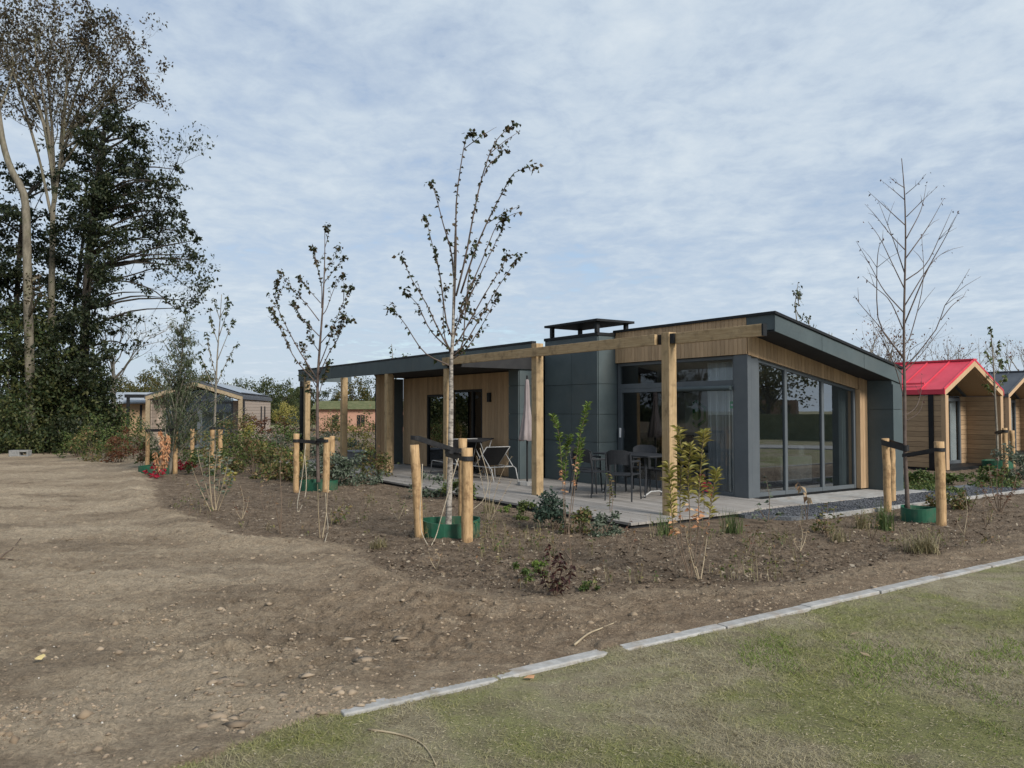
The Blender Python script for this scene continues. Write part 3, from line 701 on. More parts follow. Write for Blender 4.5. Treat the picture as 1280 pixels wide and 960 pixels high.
def make_lounger(label, back_deg):
    t = thing('sun_lounger', label, 'lounger')
    f = MB(); z = .31
    for sx in (-.31, .31):
        f.tube([(sx,-1.15,0),(sx,-1.10,.14),(sx,-1.05,z-.02),(sx,-.98,z),(sx,.62,z),(sx,.70,z-.03),(sx,.80,.0)], .011, 7)
        f.tube([(sx,-.15,z),(sx*.97,-.10,.0)], .010, 6)
    f.tube([(-.31,-1.13,.06),(.31,-1.13,.06)], .012, 6); f.tube([(-.31,.6,z),(.31,.6,z)], .012, 6)
    fo = f.build('frame', M['tube_white'], t, smooth_=True)
    s = MB(); s.box((-.29,-.98,z+.004),(.29,.02,z+.012)); s.build('sling', M['sling'], t)
    a = math.radians(back_deg); L = .62
    q = Vector((0, math.cos(a), math.sin(a)))
    b = MB(); n = Vector((0,-math.sin(a),math.cos(a)))*.012
    o0 = Vector((0,.03,z+.01))
    for k0, k1, m_ in ((0,.78,0),):
        A = o0+q*(L*k0); B = o0+q*L
        b.hexa([A+Vector((-.28,0,0))-n, A+Vector((.28,0,0))-n, B+Vector((.28,0,0))-n, B+Vector((-.28,0,0))-n, A+Vector((-.28,0,0))+n, A+Vector((.28,0,0))+n, B+Vector((.28,0,0))+n, B+Vector((-.28,0,0))+n])
    b.build('backrest', M['sling'], t)
    r = MB()
    for sx in (-.30,.30):
        r.tube([o0+Vector((sx,0,0)), o0+q*L+Vector((sx,0,0))], .012, 6)
        r.tube([o0+q*(L*.62)+Vector((sx,0,0)), (sx, .62, z)], .010, 6)
    r.tube([o0+q*L+Vector((-.3,0,0)), o0+q*L+Vector((.3,0,0))], .012, 6)
    r.build('back_frame', M['tube_white'], t, smooth_=True)
    return t
l1 = make_lounger('white framed lounger with black sling, nearest to the dark panel block', 42); l1.location = L2W(-1.75, 5.75, DZ); l1.rotation_euler.z = TH+math.pi
l2 = make_lounger('white framed lounger with steeply raised black back, behind the staked tree', 62); l2.location = L2W(-1.75, 6.9, DZ); l2.rotation_euler.z = TH+math.pi-.15
# black folding table leaning by the porch wall
ft = thing('folding_table', 'small black folding table standing open near the porch door', 'table', L2W(-1.55, 6.5, DZ), TH+.5)
MB().hexa([(-.3,-.3,.80),(.3,-.3,.86),(.3,.3,.86),(-.3,.3,.80),(-.3,-.3,.825),(.3,-.3,.885),(.3,.3,.885),(-.3,.3,.825)]).build('tabletop', M['sling'], ft, bevel=.004)
for sy in (-.26,.26):
    for sx in (-1, 1): MB().tube([(-sx*.27,sy,0),(sx*.27,sy,.83+.03*sx)], .012, 6).build('leg', M['tube_white'], ft)

# folded parasol by the second post
pa = thing('parasol', 'folded mauve parasol hanging beside the porch post by dark panels', 'parasol', L2W(-1.75, 4.18, 0))
prf = MB(); prf_pts = [(.02,2.22),(.035,2.2),(.05,2.02),(.055,1.7),(.075,1.5),(.10,1.38),(.13,1.18),(.165,.98),(.155,.965),(.05,1.0)]
nn_ = 28; vs = []
for r_, z_ in prf_pts:
    for k in range(nn_):
        a = 2*math.pi*k/nn_; fold = 1+.16*math.cos(a*7+z_)*min(1, r_/.06)
        vs.append((r_*fold*math.cos(a), r_*fold*math.sin(a), z_ + (.018*math.cos(a*7) if z_ < 1.0 else 0)))
fs = [(i*nn_+k, i*nn_+(k+1)%nn_, (i+1)*nn_+(k+1)%nn_, (i+1)*nn_+k) for i in range(len(prf_pts)-1) for k in range(nn_)]
prf.add(vs, fs); prf.build('canopy', M['parasol'], pa, smooth_=True)
MB().tube([(0,0,.06),(0,0,2.3)], .019, 8).build('pole', M['black'], pa)
MB().prism([(.2*math.cos(i*math.pi/4), .2*math.sin(i*math.pi/4)) for i in range(8)], .06, .13).build('base', M['concrete'], pa)
# low grey storage bench on the far left of the deck
gb = thing('storage_bench', 'low dark grey storage bench at the far end of the porch', 'bench', L2W(-2.1, 11.9, DZ), TH)
MB().box((-.35,-.5,0),(.35,.5,.34)).build('box', M['cloth'], gb, bevel=.02); MB().box((-.37,-.52,.342),(.37,.52,.38)).build('lid', M['cloth'], gb, bevel=.012)

# inside the glazed room
def inside(name, label, cat, v_, u_, z_=.075, rz=0, group=None): return thing(name, label, cat, L2W(v_, u_, z_), TH+rz, group)
cu = inside('curtain', 'grey striped curtain gathered inside the front window corner', 'curtain', .30, .55)
def curtain_mesh(w_, z0, z1, n=40, amp=.035):
    mb = MB(); vs = []
    for k in range(n+1):
        y_ = w_*k/n; x_ = amp*math.sin(k*1.9)+.3*amp*math.sin(k*.7)
        vs += [(x_, y_, z0), (x_, y_, z1)]
    mb.add(vs, [(2*k, 2*k+2, 2*k+3, 2*k+1) for k in range(n)])
    vs2 = [(x_+.006, y_, z_) for x_, y_, z_ in vs]; mb.add(vs2, [(2*k+1, 2*k+3, 2*k+2, 2*k) for k in range(n)]); return mb
curtain_mesh(.62, .02, 1.42).build('lower_cloth', M['sheer'], cu); curtain_mesh(.62, 1.425, 2.40).build('upper_cloth', M['white'], cu)
cu2 = inside('curtain', 'pale curtain hanging at the rear end of the side window', 'curtain', 2.96, .22, rz=-math.pi/2)
curtain_mesh(.22, .02, 1.95, 16).build('cloth', M['plaster'], cu2)
pc = inside('picture', 'black framed picture on the inner wall behind the side window', 'picture', 2.2, 5.88, 1.15)
MB().box((-.55,-.03,0),(.55,0,.62)).build('frame', M['black'], pc); MB().box((-.47,-.036,.07),(.47,-.031,.55)).build('print', M['cloth'], pc)
sf = inside('sofa', 'dark grey sofa standing inside behind the side window', 'sofa', 2.3, 1.75)
MB().box((-.45,-.85,.08),(.35,.85,.42)).build('seat', M['cloth'], sf, bevel=.05); MB().box((.352,-.85,.08),(.55,.85,.80)).build('backrest', M['cloth'], sf, bevel=.05)
MB().box((-.45,.852,.08),(.55,1.02,.6)).build('armrest', M['cloth'], sf, bevel=.04); MB().box((-.45,-1.02,.08),(.55,-.852,.6)).build('armrest', M['cloth'], sf, bevel=.04)
kc = inside('kitchen_cupboard', 'white cupboards with dark worktop seen through the sliding door', 'cupboard', 3.2, 5.1)
MB().box((-.5,-.75,0),(.18,.75,.86)).build('base_unit', M['black'], kc); MB().box((-.52,-.77,.862),(.18,.77,.90)).build('worktop', M['black'], kc)
for k in range(3): MB().box((-.16,-.74+.5*k,.98),(.18,-.26+.5*k,1.92)).build('door', M['white'], kc, bevel=.004)
ba = inside('banner', 'white banner with a green hexagon emblem inside the front window', 'banner', 3.30, 4.32)
MB().box((.0,-.42,.55),(.02,.30,1.98)).build('sheet', M['white'], ba)
hx_ = MB()
for k in range(6):
    a0, a1 = math.pi/6+k*math.pi/3, math.pi/6+(k+1)*math.pi/3
    p = lambda a, r: (-.012, r*math.cos(a)-.08, 1.42+r*math.sin(a))
    q = lambda a, r: (-.003, r*math.cos(a)-.08, 1.42+r*math.sin(a))
    hx_.add([p(a0,.27),p(a1,.27),p(a1,.345),p(a0,.345),q(a0,.27),q(a1,.27),q(a1,.345),q(a0,.345)], [(0,1,2,3),(7,6,5,4),(0,4,5,1),(2,6,7,3)])
hx_.add([(-.010, .16*math.cos(k*.524)-.08, 1.42+.16*math.sin(k*.524)) for k in range(12)], [tuple(range(12))])
hx_.build('emblem', M['green'], ba)
bp_ = inside('poster', 'pale poster with a round blue print inside the front window', 'poster', 3.30, 3.30)
MB().box((0,-.22,.5),(.02,.36,1.98)).build('sheet', M['plaster'], bp_)
MB().add([(-.006, .17*math.cos(k*.524)+.1, 1.50+.22*math.sin(k*.524)) for k in range(12)], [tuple(range(12))]).build('print', M['blue'], bp_)
ex = inside('exit_sign', 'small green emergency exit sign with white arrow in the window', 'sign', .20, .46, 1.62)
MB().box((.0,-.11,0),(.012,.11,.13)).build('plate', M['green'], ex)
MB().add([(-.004,.085,.05),(-.004,.03,.05),(-.004,.03,.08),(-.004,.085,.08)], [(0,1,2,3)]).add([(-.004,.03,.035),(-.004,-.0,.065),(-.004,.03,.095)], [(0,1,2)]).add([(-.004,-.03,.02),(-.004,-.085,.02),(-.004,-.085,.11),(-.004,-.03,.11)], [(0,1,2,3)]).build('arrow', M['white'], ex)

# ------------------------------------------------------------------ neighbouring cabins
def cabin(label, loc, rz, roofm, W, Ln, eave, ridge, wallm='clad_h', glassm='glass_front', rec=.9, group='small gabled cabins', bars=True, framem='clad'):
    t = thing('cabin', label, 'cabin', loc, rz, group)
    wl = MB(); n = int(eave/.135); bh = (eave-.06)/n
    gable = lambda x_: eave+(ridge-eave)*(1-abs(2*x_/W-1))
    for i in range(n):
        z0, z1 = .06+i*bh, .06+(i+1)*bh-.008
        wl.box((0,.10,z0),(.03,Ln,z1)); wl.box((W-.03,.10,z0),(W,Ln,z1)); wl.box((.17,rec,z0),(.5,rec+.03,z1)); wl.box((W-.5,rec,z0),(W-.17,rec+.03,z1))
        wl.box((.14,.12,z0),(.168,rec,z1)); wl.box((W-.168,.12,z0),(W-.14,rec,z1))
    wl.build('wall', M[wallm], t)
    MB().box((.032,.10,.0),(.138,Ln,eave-.01)).box((W-.138,.10,0),(W-.032,Ln,eave-.01)).box((.14,Ln-.1,0),(W-.14,Ln,eave)).build('wall_core', M['soffit'], t)
    MB().box((.04,.05,-.15),(W-.04,Ln-.05,.058)).build('plinth', M['black'], t)
    fr = MB()
    fr.box((-.02,-.02,.02),(.13,.098,eave)); fr.box((W-.13,-.02,.02),(W+.02,.098,eave))
    s_ = (ridge-eave)/(W/2); th = .15
    for sx in (0, 1):
        f = (lambda x_: x_) if sx == 0 else (lambda x_: W-x_)
        a = [(f(-.03),-.022,eave-.03*s_-.0),(f(W/2),-.022,ridge),(f(W/2),.098,ridge),(f(-.03),.098,eave-.03*s_)]
        b_ = [(x_,y_,z_+th) for x_, y_, z_ in a]
        fr.hexa(a+b_)
    fr.build('gable_frame', M[framem], t)
    rf_ = MB(); ov = .06
    for sx in (0, 1):
        f = (lambda x_: x_) if sx == 0 else (lambda x_: W-x_)
        z_ = lambda x_: eave+s_*x_+th+.004
        rf_.hexa([(f(-ov),-.03,z_(-ov)),(f(W/2),-.03,z_(W/2)),(f(W/2),Ln+.05,z_(W/2)),(f(-ov),Ln+.05,z_(-ov)),(f(-ov),-.03,z_(-ov)+.03),(f(W/2),-.03,z_(W/2)+.03),(f(W/2),Ln+.05,z_(W/2)+.03),(f(-ov),Ln+.05,z_(-ov)+.03)])
        k = -.02
        while k < Ln:
            rf_.hexa([(f(-ov),k,z_(-ov)+.03),(f(W/2-.02),k,z_(W/2-.02)+.03),(f(W/2-.02),k+.028,z_(W/2-.02)+.03),(f(-ov),k+.028,z_(-ov)+.03),(f(-ov),k,z_(-ov)+.062),(f(W/2-.02),k,z_(W/2-.02)+.062),(f(W/2-.02),k+.028,z_(W/2-.02)+.062),(f(-ov),k+.028,z_(-ov)+.062)]); k += .62
        rf_.box((min(f(-ov-.008),f(-ov+.02)),-.03,z_(-ov)-.10),(max(f(-ov-.008),f(-ov+.02)),Ln+.05,z_(-ov)+.025))
        if bars: rf_.tube([(f(.12),.6,z_(.12)+.11),(f(.12),Ln-.2,z_(.12)+.11)], .028, 6)
    ro = rf_.build('roof', M[roofm], t)
    MB().box((W/2-.09,-.03,ridge+th+.01),(W/2+.09,Ln+.05,ridge+th+.06)).build('ridge_cap', M[roofm], ro)
    MB().hexa([(.1,.1,eave),(W/2,.1,ridge),(W/2,Ln,ridge),(.1,Ln,eave),(.1,.1,eave+.14),(W/2,.1,ridge+.14),(W/2,Ln,ridge+.14),(.1,Ln,eave+.14)]).hexa([(W-.1,.1,eave),(W/2,.1,ridge),(W/2,Ln,ridge),(W-.1,Ln,eave),(W-.1,.1,eave+.14),(W/2,.1,ridge+.14),(W/2,Ln,ridge+.14),(W-.1,Ln,eave+.14)]).build('porch_ceiling', M['clad'], t)
    MB().box((-.035,.30,.02),(-.003,.43,eave+.02)).build('downpipe', M['black'], t)
    # glazed front under the porch
    d = MB(); frame_rect2 = [(.5,W/2-.03),(W/2+.03,W-.5)]
    for a, b_ in frame_rect2:
        d.box((a,rec,.06),(a+.07,rec+.06,eave-.05)); d.box((b_-.07,rec,.06),(b_,rec+.06,eave-.05)); d.box((a+.07,rec,.06),(b_-.07,rec+.06,.15)); d.box((a+.07,rec,eave-.14),(b_-.07,rec+.06,eave-.05))
    do = d.build('door', M['panel2'], t)
    for a, b_ in frame_rect2: MB().box((a+.072,rec+.028,.152),(b_-.072,rec+.036,eave-.142)).build('pane', M[glassm], do)
    for k_, (a, b_) in enumerate(frame_rect2): MB().box((a+.09 if k_ == 0 else b_-.42,rec+.09,.07),(a+.42 if k_ == 0 else b_-.09,rec+.11,eave-.06)).build('curtain', M['plaster'], t)
    g = MB()
    for x0, x1 in ((.5,W/2-.03),(W/2+.03,W-.5)):
        zt = lambda x_: gable(x_)-.12
        g.add([(x0,rec+.03,eave-.045),(x1,rec+.03,eave-.045),(x1,rec+.03,zt(x1)),(x0,rec+.03,zt(x0))], [(0,1,2,3)])
        g.add([(x0,rec+.036,eave-.045),(x1,rec+.036,eave-.045),(x1,rec+.036,zt(x1)),(x0,rec+.036,zt(x0))], [(3,2,1,0)])
    g.build('pane', M[glassm], do)
    gf = MB().box((W/2-.028,rec,.06),(W/2+.028,rec+.07,ridge-.02))
    gf.bar((.17,rec+.03,eave+.02+s_*.1-.05),(W/2,rec+.03,ridge-.03),.06,.07,(0,1,0)); gf.bar((W-.17,rec+.03,eave+.02+s_*.1-.05),(W/2,rec+.03,ridge-.03),.06,.07,(0,1,0))
    gf.build('gable_window', M['panel2'], do)
    MB().box((.14,rec+.6,.06),(W-.14,rec+.66,eave)).build('inner_wall', M['plaster'], t)
    return t
cab_red = cabin('wood clad cabin with a bright red metal roof beside the lodge', L2W(9.88,1.70,0), TH, 'red', 3.1, 6.0, 1.98, 2.78)
p0 = at(1262, 569, 27.6); p0.z = 0
cab_dark = cabin('wood clad cabin with a dark grey metal roof at the right edge', p0, TH, 'slate', 3.1, 6.0, 2.0, 2.80)
pl = at(182, 560, 31.2); pl.z = 0
cab_left = cabin('gabled cabin with solar panels, behind the leafy staked willow on the left', pl, math.radians(8.6), 'slate', 3.62, 7.6, 1.98, 2.55, 'clad_grey', 'glass_dark', framem='frame_dull')
# solar panels and a small side window strip on the left cabin
def on_slope(mb, W, eave, ridge, x0, x1, y0, y1, off):
    s_ = (ridge-eave)/(W/2); z_ = lambda x_: eave+s_*(W-x_)+.154+off
    mb.hexa([(x0,y0,z_(x0)),(x1,y0,z_(x1)),(x1,y1,z_(x1)),(x0,y1,z_(x0)),(x0,y0,z_(x0)+.03),(x1,y0,z_(x1)+.03),(x1,y1,z_(x1)+.03),(x0,y1,z_(x0)+.03)]); return mb
on_slope(MB(), 3.62, 1.98, 2.55, 1.95, 3.45, .8, 4.6, .07).build('solar_panel', M['solar'], cab_left)
on_slope(MB(), 3.62, 1.98, 2.55, 1.95, 3.45, 5.0, 7.4, .07).build('solar_panel', M['pale_roof'], cab_left)  # rear panel coloured pale to imitate a reflection on its glass
for yy in (4.6, 5.6): MB().box((3.622,yy,.7),(3.65,yy+.22,1.75)).build('side_window', M['black'], cab_left)
MB().box((3.623,.16,.02),(3.67,.42,1.98)).build('downpipe', M['black'], cab_left)
# far cabin with a dark canopy frame
pf_ = at(150, 545, 47); pf_.z = 0
cab_far = thing('cabin', 'distant small cabin with a dark canopy frame and pale roof', 'cabin', pf_, .25)
MB().box((-.6,.9,.0),(4.2,4.0,2.0)).build('wall', M['clad_h'], cab_far)
MB().hexa([(-.8,.6,1.95),(4.4,.6,1.95),(4.4,2.4,2.6),(-.8,2.4,2.6),(-.8,.6,2.03),(4.4,.6,2.03),(4.4,2.4,2.68),(-.8,2.4,2.68)]).hexa([(-.8,2.41,2.6),(4.4,2.41,2.6),(4.4,4.2,1.95),(-.8,4.2,1.95),(-.8,2.41,2.68),(4.4,2.41,2.68),(4.4,4.2,2.03),(-.8,4.2,2.03)]).build('roof', M['pale_roof'], cab_far)
for xx in (.4, 1.9): MB().box((xx,-.4,0),(xx+.16,-.24,2.3)).build('canopy_post', M['black'], cab_far)
MB().box((.3,-.45,2.31),(4.4,.6,2.5)).build('canopy', M['black'], cab_far)
for xx in (-.3, .9): MB().box((xx,.86,.3),(xx+.12,.9,1.9)).build('window', M['black'], cab_far)
# long low pink building beyond the porch
pp = at(398, 545, 58); pp.z = 0
pink = thing('long_building', 'long low pink walled building seen under the porch roof', 'building', pp, .05)
MB().box((-.2,0,-.4),(9,6,1.62)).build('wall', M['pink_brick'], pink)
MB().hexa([(-.5,-.3,1.63),(9.3,-.3,1.63),(9.3,6.3,1.63),(-.5,6.3,1.63),(-.5,1.6,2.25),(9.3,1.6,2.25),(9.3,4.4,2.25),(-.5,4.4,2.25)]).build('roof', M['sedum'], pink)
for xx in (1.15, 1.35, 2.95, 3.25, 6.2): MB().box((xx-.16,-.03,.35),(xx+.10,-.001,1.2)).build('window', M['black'], pink)
# neighbours to the right, mostly seen mirrored in the side window
hs_ = thing('house', 'brown brick house with dark flat upper storey across the lawn', 'house', (105, 4, 0), 0)
MB().box((0,-6,0),(9,7,2.9)).build('wall', M['brick'], hs_); MB().box((1.5,-1,2.92),(8,4,4.6)).build('upper_storey', M['slate'], hs_)
MB().box((-.4,-6.4,2.905),(9.4,-1.05,3.1)).build('roof', M['pale_roof'], hs_)
for yy in (-4,-1,2,5): MB().box((-.04,yy,.9),(-.001,yy+1.3,2.2)).build('window', M['black'], hs_)
hg = thing('hedge', 'dark clipped hedge across the lawn, seen mirrored in the side window', 'hedge', (34, 6, 0), 0)
MB().box((0,-9,0),(1.2,14,1.35)).build('foliage', M['sedum'], hg)
tag(MB().prism([(24,-30),(27,-30),(27,60),(24,60)], -.2, .03).build('road', M['concrete']), kind='structure')

# ------------------------------------------------------------------ vegetation helpers
def unit(a): return a/np.maximum(np.linalg.norm(a, axis=-1, keepdims=True), 1e-9)
def leaves_np(P, D, L, W, rng, fold=.22, droop=.15):
    P = np.asarray(P, float); D = unit(np.asarray(D, float)); n = len(P)
    R = unit(rng.normal(size=(n, 3))); S = unit(np.cross(D, R)); Nn = np.cross(S, D)
    L = np.broadcast_to(np.asarray(L, float), n)[:, None]; W = np.broadcast_to(np.asarray(W, float), n)[:, None]
    mid = P + D*L*.45
    tip = P + D*L; tip[:, 2] -= (droop*L)[:, 0]
    V = np.stack([P, mid+S*W*.5+Nn*W*fold, tip, mid-S*W*.5+Nn*W*fold], 1).reshape(-1, 3)
    b = (np.arange(n)*4)[:, None]
    Fc = np.concatenate([b+np.array([[0,1,2]]), b+np.array([[0,2,3]])], 1).reshape(-1, 3)
    return V, Fc
def leaf_obj(name, P, D, L, W, m, parent, rng, **k):
    V, Fc = leaves_np(P, D, L, W, rng, **k)
    return link(name, np_mesh(name, V, Fc), m, parent)
def sub(poly, n):                          # resample a polyline smoothly (Catmull-Rom)
    p = [Vector(q) for q in poly]
    if len(p) < 3: return [p[0].lerp(p[-1], i/n) for i in range(n+1)]
    ext = [p[0]*2-p[1]] + p + [p[-1]*2-p[-2]]; outp = []
    for i in range(n+1):
        t = i/n*(len(p)-1); k = min(int(t), len(p)-2); f = t-k
        a, b, c, d = ext[k:k+4]
        outp.append(.5*((2*b)+(c-a)*f+(2*a-5*b+4*c-d)*f*f+(3*b-a-3*c+d)*f**3))
    return outp
def branch_from_photo(px, Y, rng, spread, y0=0.0):
    """photo polyline -> 3-D branch: it leaves the trunk depth and drifts towards or away from the viewer"""
    n = len(px); k = rng.uniform(-spread, spread)
    return [at(x, y, Y + y0 + k*(i/(n-1))**1.2) for i, (x, y) in enumerate(px)]
def tree_from_photo(root_label, name, cat, base_px, trunk_px, branches, bark, leafm, seed, r0, twig_r=.012, spread=.5, leaf=(.05,.08), dens=26, start=.25, tipn=8, group=None, twigs=2, leaf_drop=.5, lw=.55, barkt=None):
    rng = random.Random(seed); nr = np.random.default_rng(seed)
    base = G(*base_px); base.z = ground_z(base.x, base.y)-.02
    Y = base.y
    t = thing(name, root_label, cat, base, 0, group)
    inv = lambda p: Vector(p)-base
    tr = sub([base]+[at(x, y, Y) for x, y in trunk_px], 22)
    rad = [max(twig_r*.6, r0*(1-.88*(i/22)**.8)) for i in range(23)]
    rad[0] = r0*1.35
    mbt = MB().tube([inv(p) for p in tr], rad, 10)
    trunk = mbt.build('trunk', M[bark], t, smooth_=True)
    mb = MB(); P, D = [], []
    for br in branches:
        pts = sub(branch_from_photo(br, Y, rng, spread), 10)
        ln = sum((a-b).length for a, b in zip(pts, pts[1:]))
        r = twig_r*min(1.25, .55+ln*.4)
        mb.tube([inv(p) for p in pts], [r*(1-.78*i/10) for i in range(11)], 5)
        for q in range(max(2, int(ln*dens))):
            f = start + (1-start)*rng.random()
            if rng.random() < .25: f = 1-.12*rng.random()
            k = min(int(f*10), 9); p = pts[k].lerp(pts[k+1], f*10-k)
            P.append(inv(p)); D.append((rng.gauss(0,.6), rng.gauss(0,.6), -leaf_drop+rng.gauss(0,.45)))
        for q in range(tipn):
            p = pts[-1]+Vector((rng.gauss(0,.035), rng.gauss(0,.035), rng.gauss(0,.035)))
            P.append(inv(p)); D.append((rng.gauss(0,.7), rng.gauss(0,.7), -leaf_drop+rng.gauss(0,.5)))
        for q in range(twigs):
            f = rng.uniform(.35, .85); k = int(f*10); p = pts[k]; d = (pts[min(k+2,10)]-pts[k]).normalized()
            d = (d+Vector((rng.gauss(0,.5), rng.gauss(0,.5), rng.gauss(.1,.3)))).normalized(); l = ln*rng.uniform(.12,.3)
            tp = [p, p+d*l*.5+Vector((0,0,.02)), p+d*l]; mb.tube([inv(x) for x in tp], [r*.4, r*.3, r*.15], 4)
            for _ in range(int(l*dens*.7)+ (1 if dens > 5 else 0)):
                P.append(inv(p+d*l*rng.uniform(.3,1))); D.append((rng.gauss(0,.6), rng.gauss(0,.6), -leaf_drop+rng.gauss(0,.45)))
    mb.build('branch', M[barkt or bark], trunk, smooth_=True)
    if P:
        n = len(P); L = nr.uniform(leaf[0], leaf[1], n)
        leaf_obj('foliage', np.array([tuple(p) for p in P]), np.array(D), L, L*lw, M[leafm], t, nr)
    return t, base
def stake(label, base_px, top_y, r, lean=0.0, group='peeled pine tree stakes'):
    b = G(*base_px); b.z = ground_z(b.x, b.y)
    h = (at(base_px[0], top_y, b.y).z) - b.z
    rng = random.Random(int(base_px[0]*7+base_px[1]))
    pts = [Vector((lean*i/9 + rng.gauss(0,.003), rng.gauss(0,.003), -.12+(h+.12)*i/9)) for i in range(10)]
    mb = MB().tube(pts, [r*(1.04+rng.uniform(-.04,.04)) for _ in pts], 12)
    o = mb.build('tree_stake', M['stake'], None, smooth_=False, loc=b); tag(o, label, 'stake', group)
    o.data.polygons.foreach_set('use_smooth', [len(p.vertices) == 4 for p in o.data.polygons])
    return b, h
def strap(label, a, b, wd=.05, wrap_r=.055, r2=.04, group='black rubber tree ties'):
    """flat rubber tie from a stake (a) round the stem (b)"""
    a = Vector(a); b = Vector(b); d = (b-a); d.z = 0; d.normalize(); s = Vector((-d.y, d.x, 0))
    mb = MB(); loop = []
    for k in range(9):
        an = math.pi/2+math.pi*k/8; loop.append(a + (d*math.cos(an)+s*math.sin(an))*wrap_r)
    for k in range(9):
        an = -math.pi/2+math.pi*k/8; loop.append(b + (d*math.cos(an)+s*math.sin(an))*r2)
    loop.append(loop[0]); n = len(loop); h = Vector((0,0,wd/2)); cen = (a+b)/2
    vs = []
    for p in loop:
        o = Vector((p.x-cen.x, p.y-cen.y, 0)); o.normalize(); o *= .006
        vs += [p-h, p+h, p+h+o, p-h+o]
    fs = []
    for i in range(n-1):
        for k in range(4): fs.append((i*4+k, (i+1)*4+k, (i+1)*4+(k+1)%4, i*4+(k+1)%4))
    mb.add(vs, fs); o = mb.build('tree_tie', M['strap']); return tag(o, label, 'tree tie', group)
def ring(label, c, r, h, seed, group='green plastic watering rings'):
    c = Vector(c); rng = random.Random(seed); z = ground_z(c.x, c.y); n = 30; vs = []
    for k in range(n):
        a = 2*math.pi*k/n; rr = r*(1+.035*math.sin(3*a+seed)+.03*math.sin(2*a)); hh = h*(1+.06*math.sin(2*a+seed))
        for ro, zz_ in ((rr,-.06),(rr+.004,hh),(rr-.012,hh),(rr-.012,-.06)): vs.append((ro*math.cos(a), ro*math.sin(a), zz_))
    fs = [(k*4+j, ((k+1)%n)*4+j, ((k+1)%n)*4+(j+1)%4, k*4+(j+1)%4) for k in range(n) for j in range(4)]
    o = MB().add(vs, fs).build('watering_ring', M['ring'], None, smooth_=False, loc=(c.x, c.y, z)); return tag(o, label, 'watering ring', group)
def cord(label, pts, r=.006, group='pale cords left hanging at the tree stakes'):
    o = MB().tube(sub(pts, 24), r, 6).build('cord', M['cord'], None, smooth_=True); return tag(o, label, 'cord', group)

# ------------------------------------------------------------------ staked young trees
T1B = [[(562,457),(530,440),(505,403),(487,385)],[(563,438),(538,413),(522,381),(506,365)],[(563,440),(545,406),(533,380),(515,350),(501,319)],
 [(567,424),(558,403),(551,350),(545,323),(540,304),(532,272)],[(567,345),(564,315),(554,280),(544,242),(538,228)],[(567,402),(570,315),(570,257),(576,207),(583,172),(592,166)],
 [(570,370),(582,321),(594,257),(605,213),(617,181),(629,166),(643,155)],[(605,220),(610,208),(620,198),(629,187)],[(576,367),(591,321),(608,280),(629,239),(643,216),(667,208)],
 [(574,390),(584,368),(602,327),(620,283),(632,271)],[(576,395),(590,365),(611,321),(629,283)],[(568,432),(578,418),(604,371),(627,334),(634,318)],[(567,445),(580,432),(593,410),(622,360),(650,319)],
 [(567,448),(583,436),(604,404),(623,367)],[(565,440),(556,422),(554,385),(558,358)],[(566,445),(578,431),(581,399),(586,344),(593,305)],[(566,420),(574,400),(577,380),(584,372)],[(566,430),(572,405),(580,392),(590,388)]]
t1, b1 = tree_from_photo('young maple with upswept half bare branches, staked nearest to the camera', 'young_tree', 'tree', (560,668),
    [(561,640),(563,560),(564,500),(564,455),(566,420),(567,380),(568,330),(569,290),(571,255)], T1B, 'bark_white', 'lf_maple', 11, .047, .011, .55, (.042,.072), 27, .10, 10, twigs=1, lw=.8, leaf_drop=.25, barkt='bark_red', group='young staked trees')
T3B = [[(1131,235),(1120,228),(1112,221)],[(1131,250),(1117,238),(1101,225)],[(1132,243),(1147,230),(1158,217)],[(1132,282),(1108,260),(1085,239)],[(1133,271),(1154,250),(1173,232)],
 [(1132,313),(1113,293),(1094,269),(1081,255)],[(1133,298),(1151,263),(1158,231)],[(1132,323),(1159,285),(1180,248)],[(1131,342),(1116,298),(1098,252)],[(1131,362),(1116,331),(1100,298),(1085,277)],
 [(1131,351),(1157,331),(1176,293),(1190,262)],[(1131,382),(1154,344),(1170,323),(1186,312)],[(1131,404),(1157,342),(1181,298),(1199,263)],[(1130,391),(1105,363),(1089,334),(1070,301)],
 [(1130,447),(1100,407),(1096,353),(1098,312),(1105,297)],[(1130,415),(1113,377),(1095,360),(1078,345)],[(1130,450),(1105,415),(1075,380),(1068,369)],[(1130,460),(1140,450),(1170,412),(1181,382),(1197,361),(1212,336)],
 [(1130,465),(1148,447),(1173,415),(1184,401)],[(1176,400),(1190,382),(1203,372),(1208,363)],[(1130,430),(1138,420),(1154,353),(1152,293)],[(1131,500),(1120,462),(1110,438),(1088,400)],[(1131,527),(1149,515),(1155,495)],
 [(1131,520),(1145,509),(1151,491),(1152,472)],[(1130,470),(1118,455),(1106,430),(1098,405)]]
t3, b3 = tree_from_photo('tall bare young tree staked at the right of the lodge', 'young_tree', 'tree', (1135,648),
    [(1133,600),(1131,560),(1131,500),(1130,450),(1130,400),(1131,350),(1132,300),(1131,250),(1129,220),(1127,198)], T3B, 'bark_red', 'lf_maroon', 13, .034, .009, .45, (.03,.045), .8, .4, 1, twigs=2, group='young staked trees')
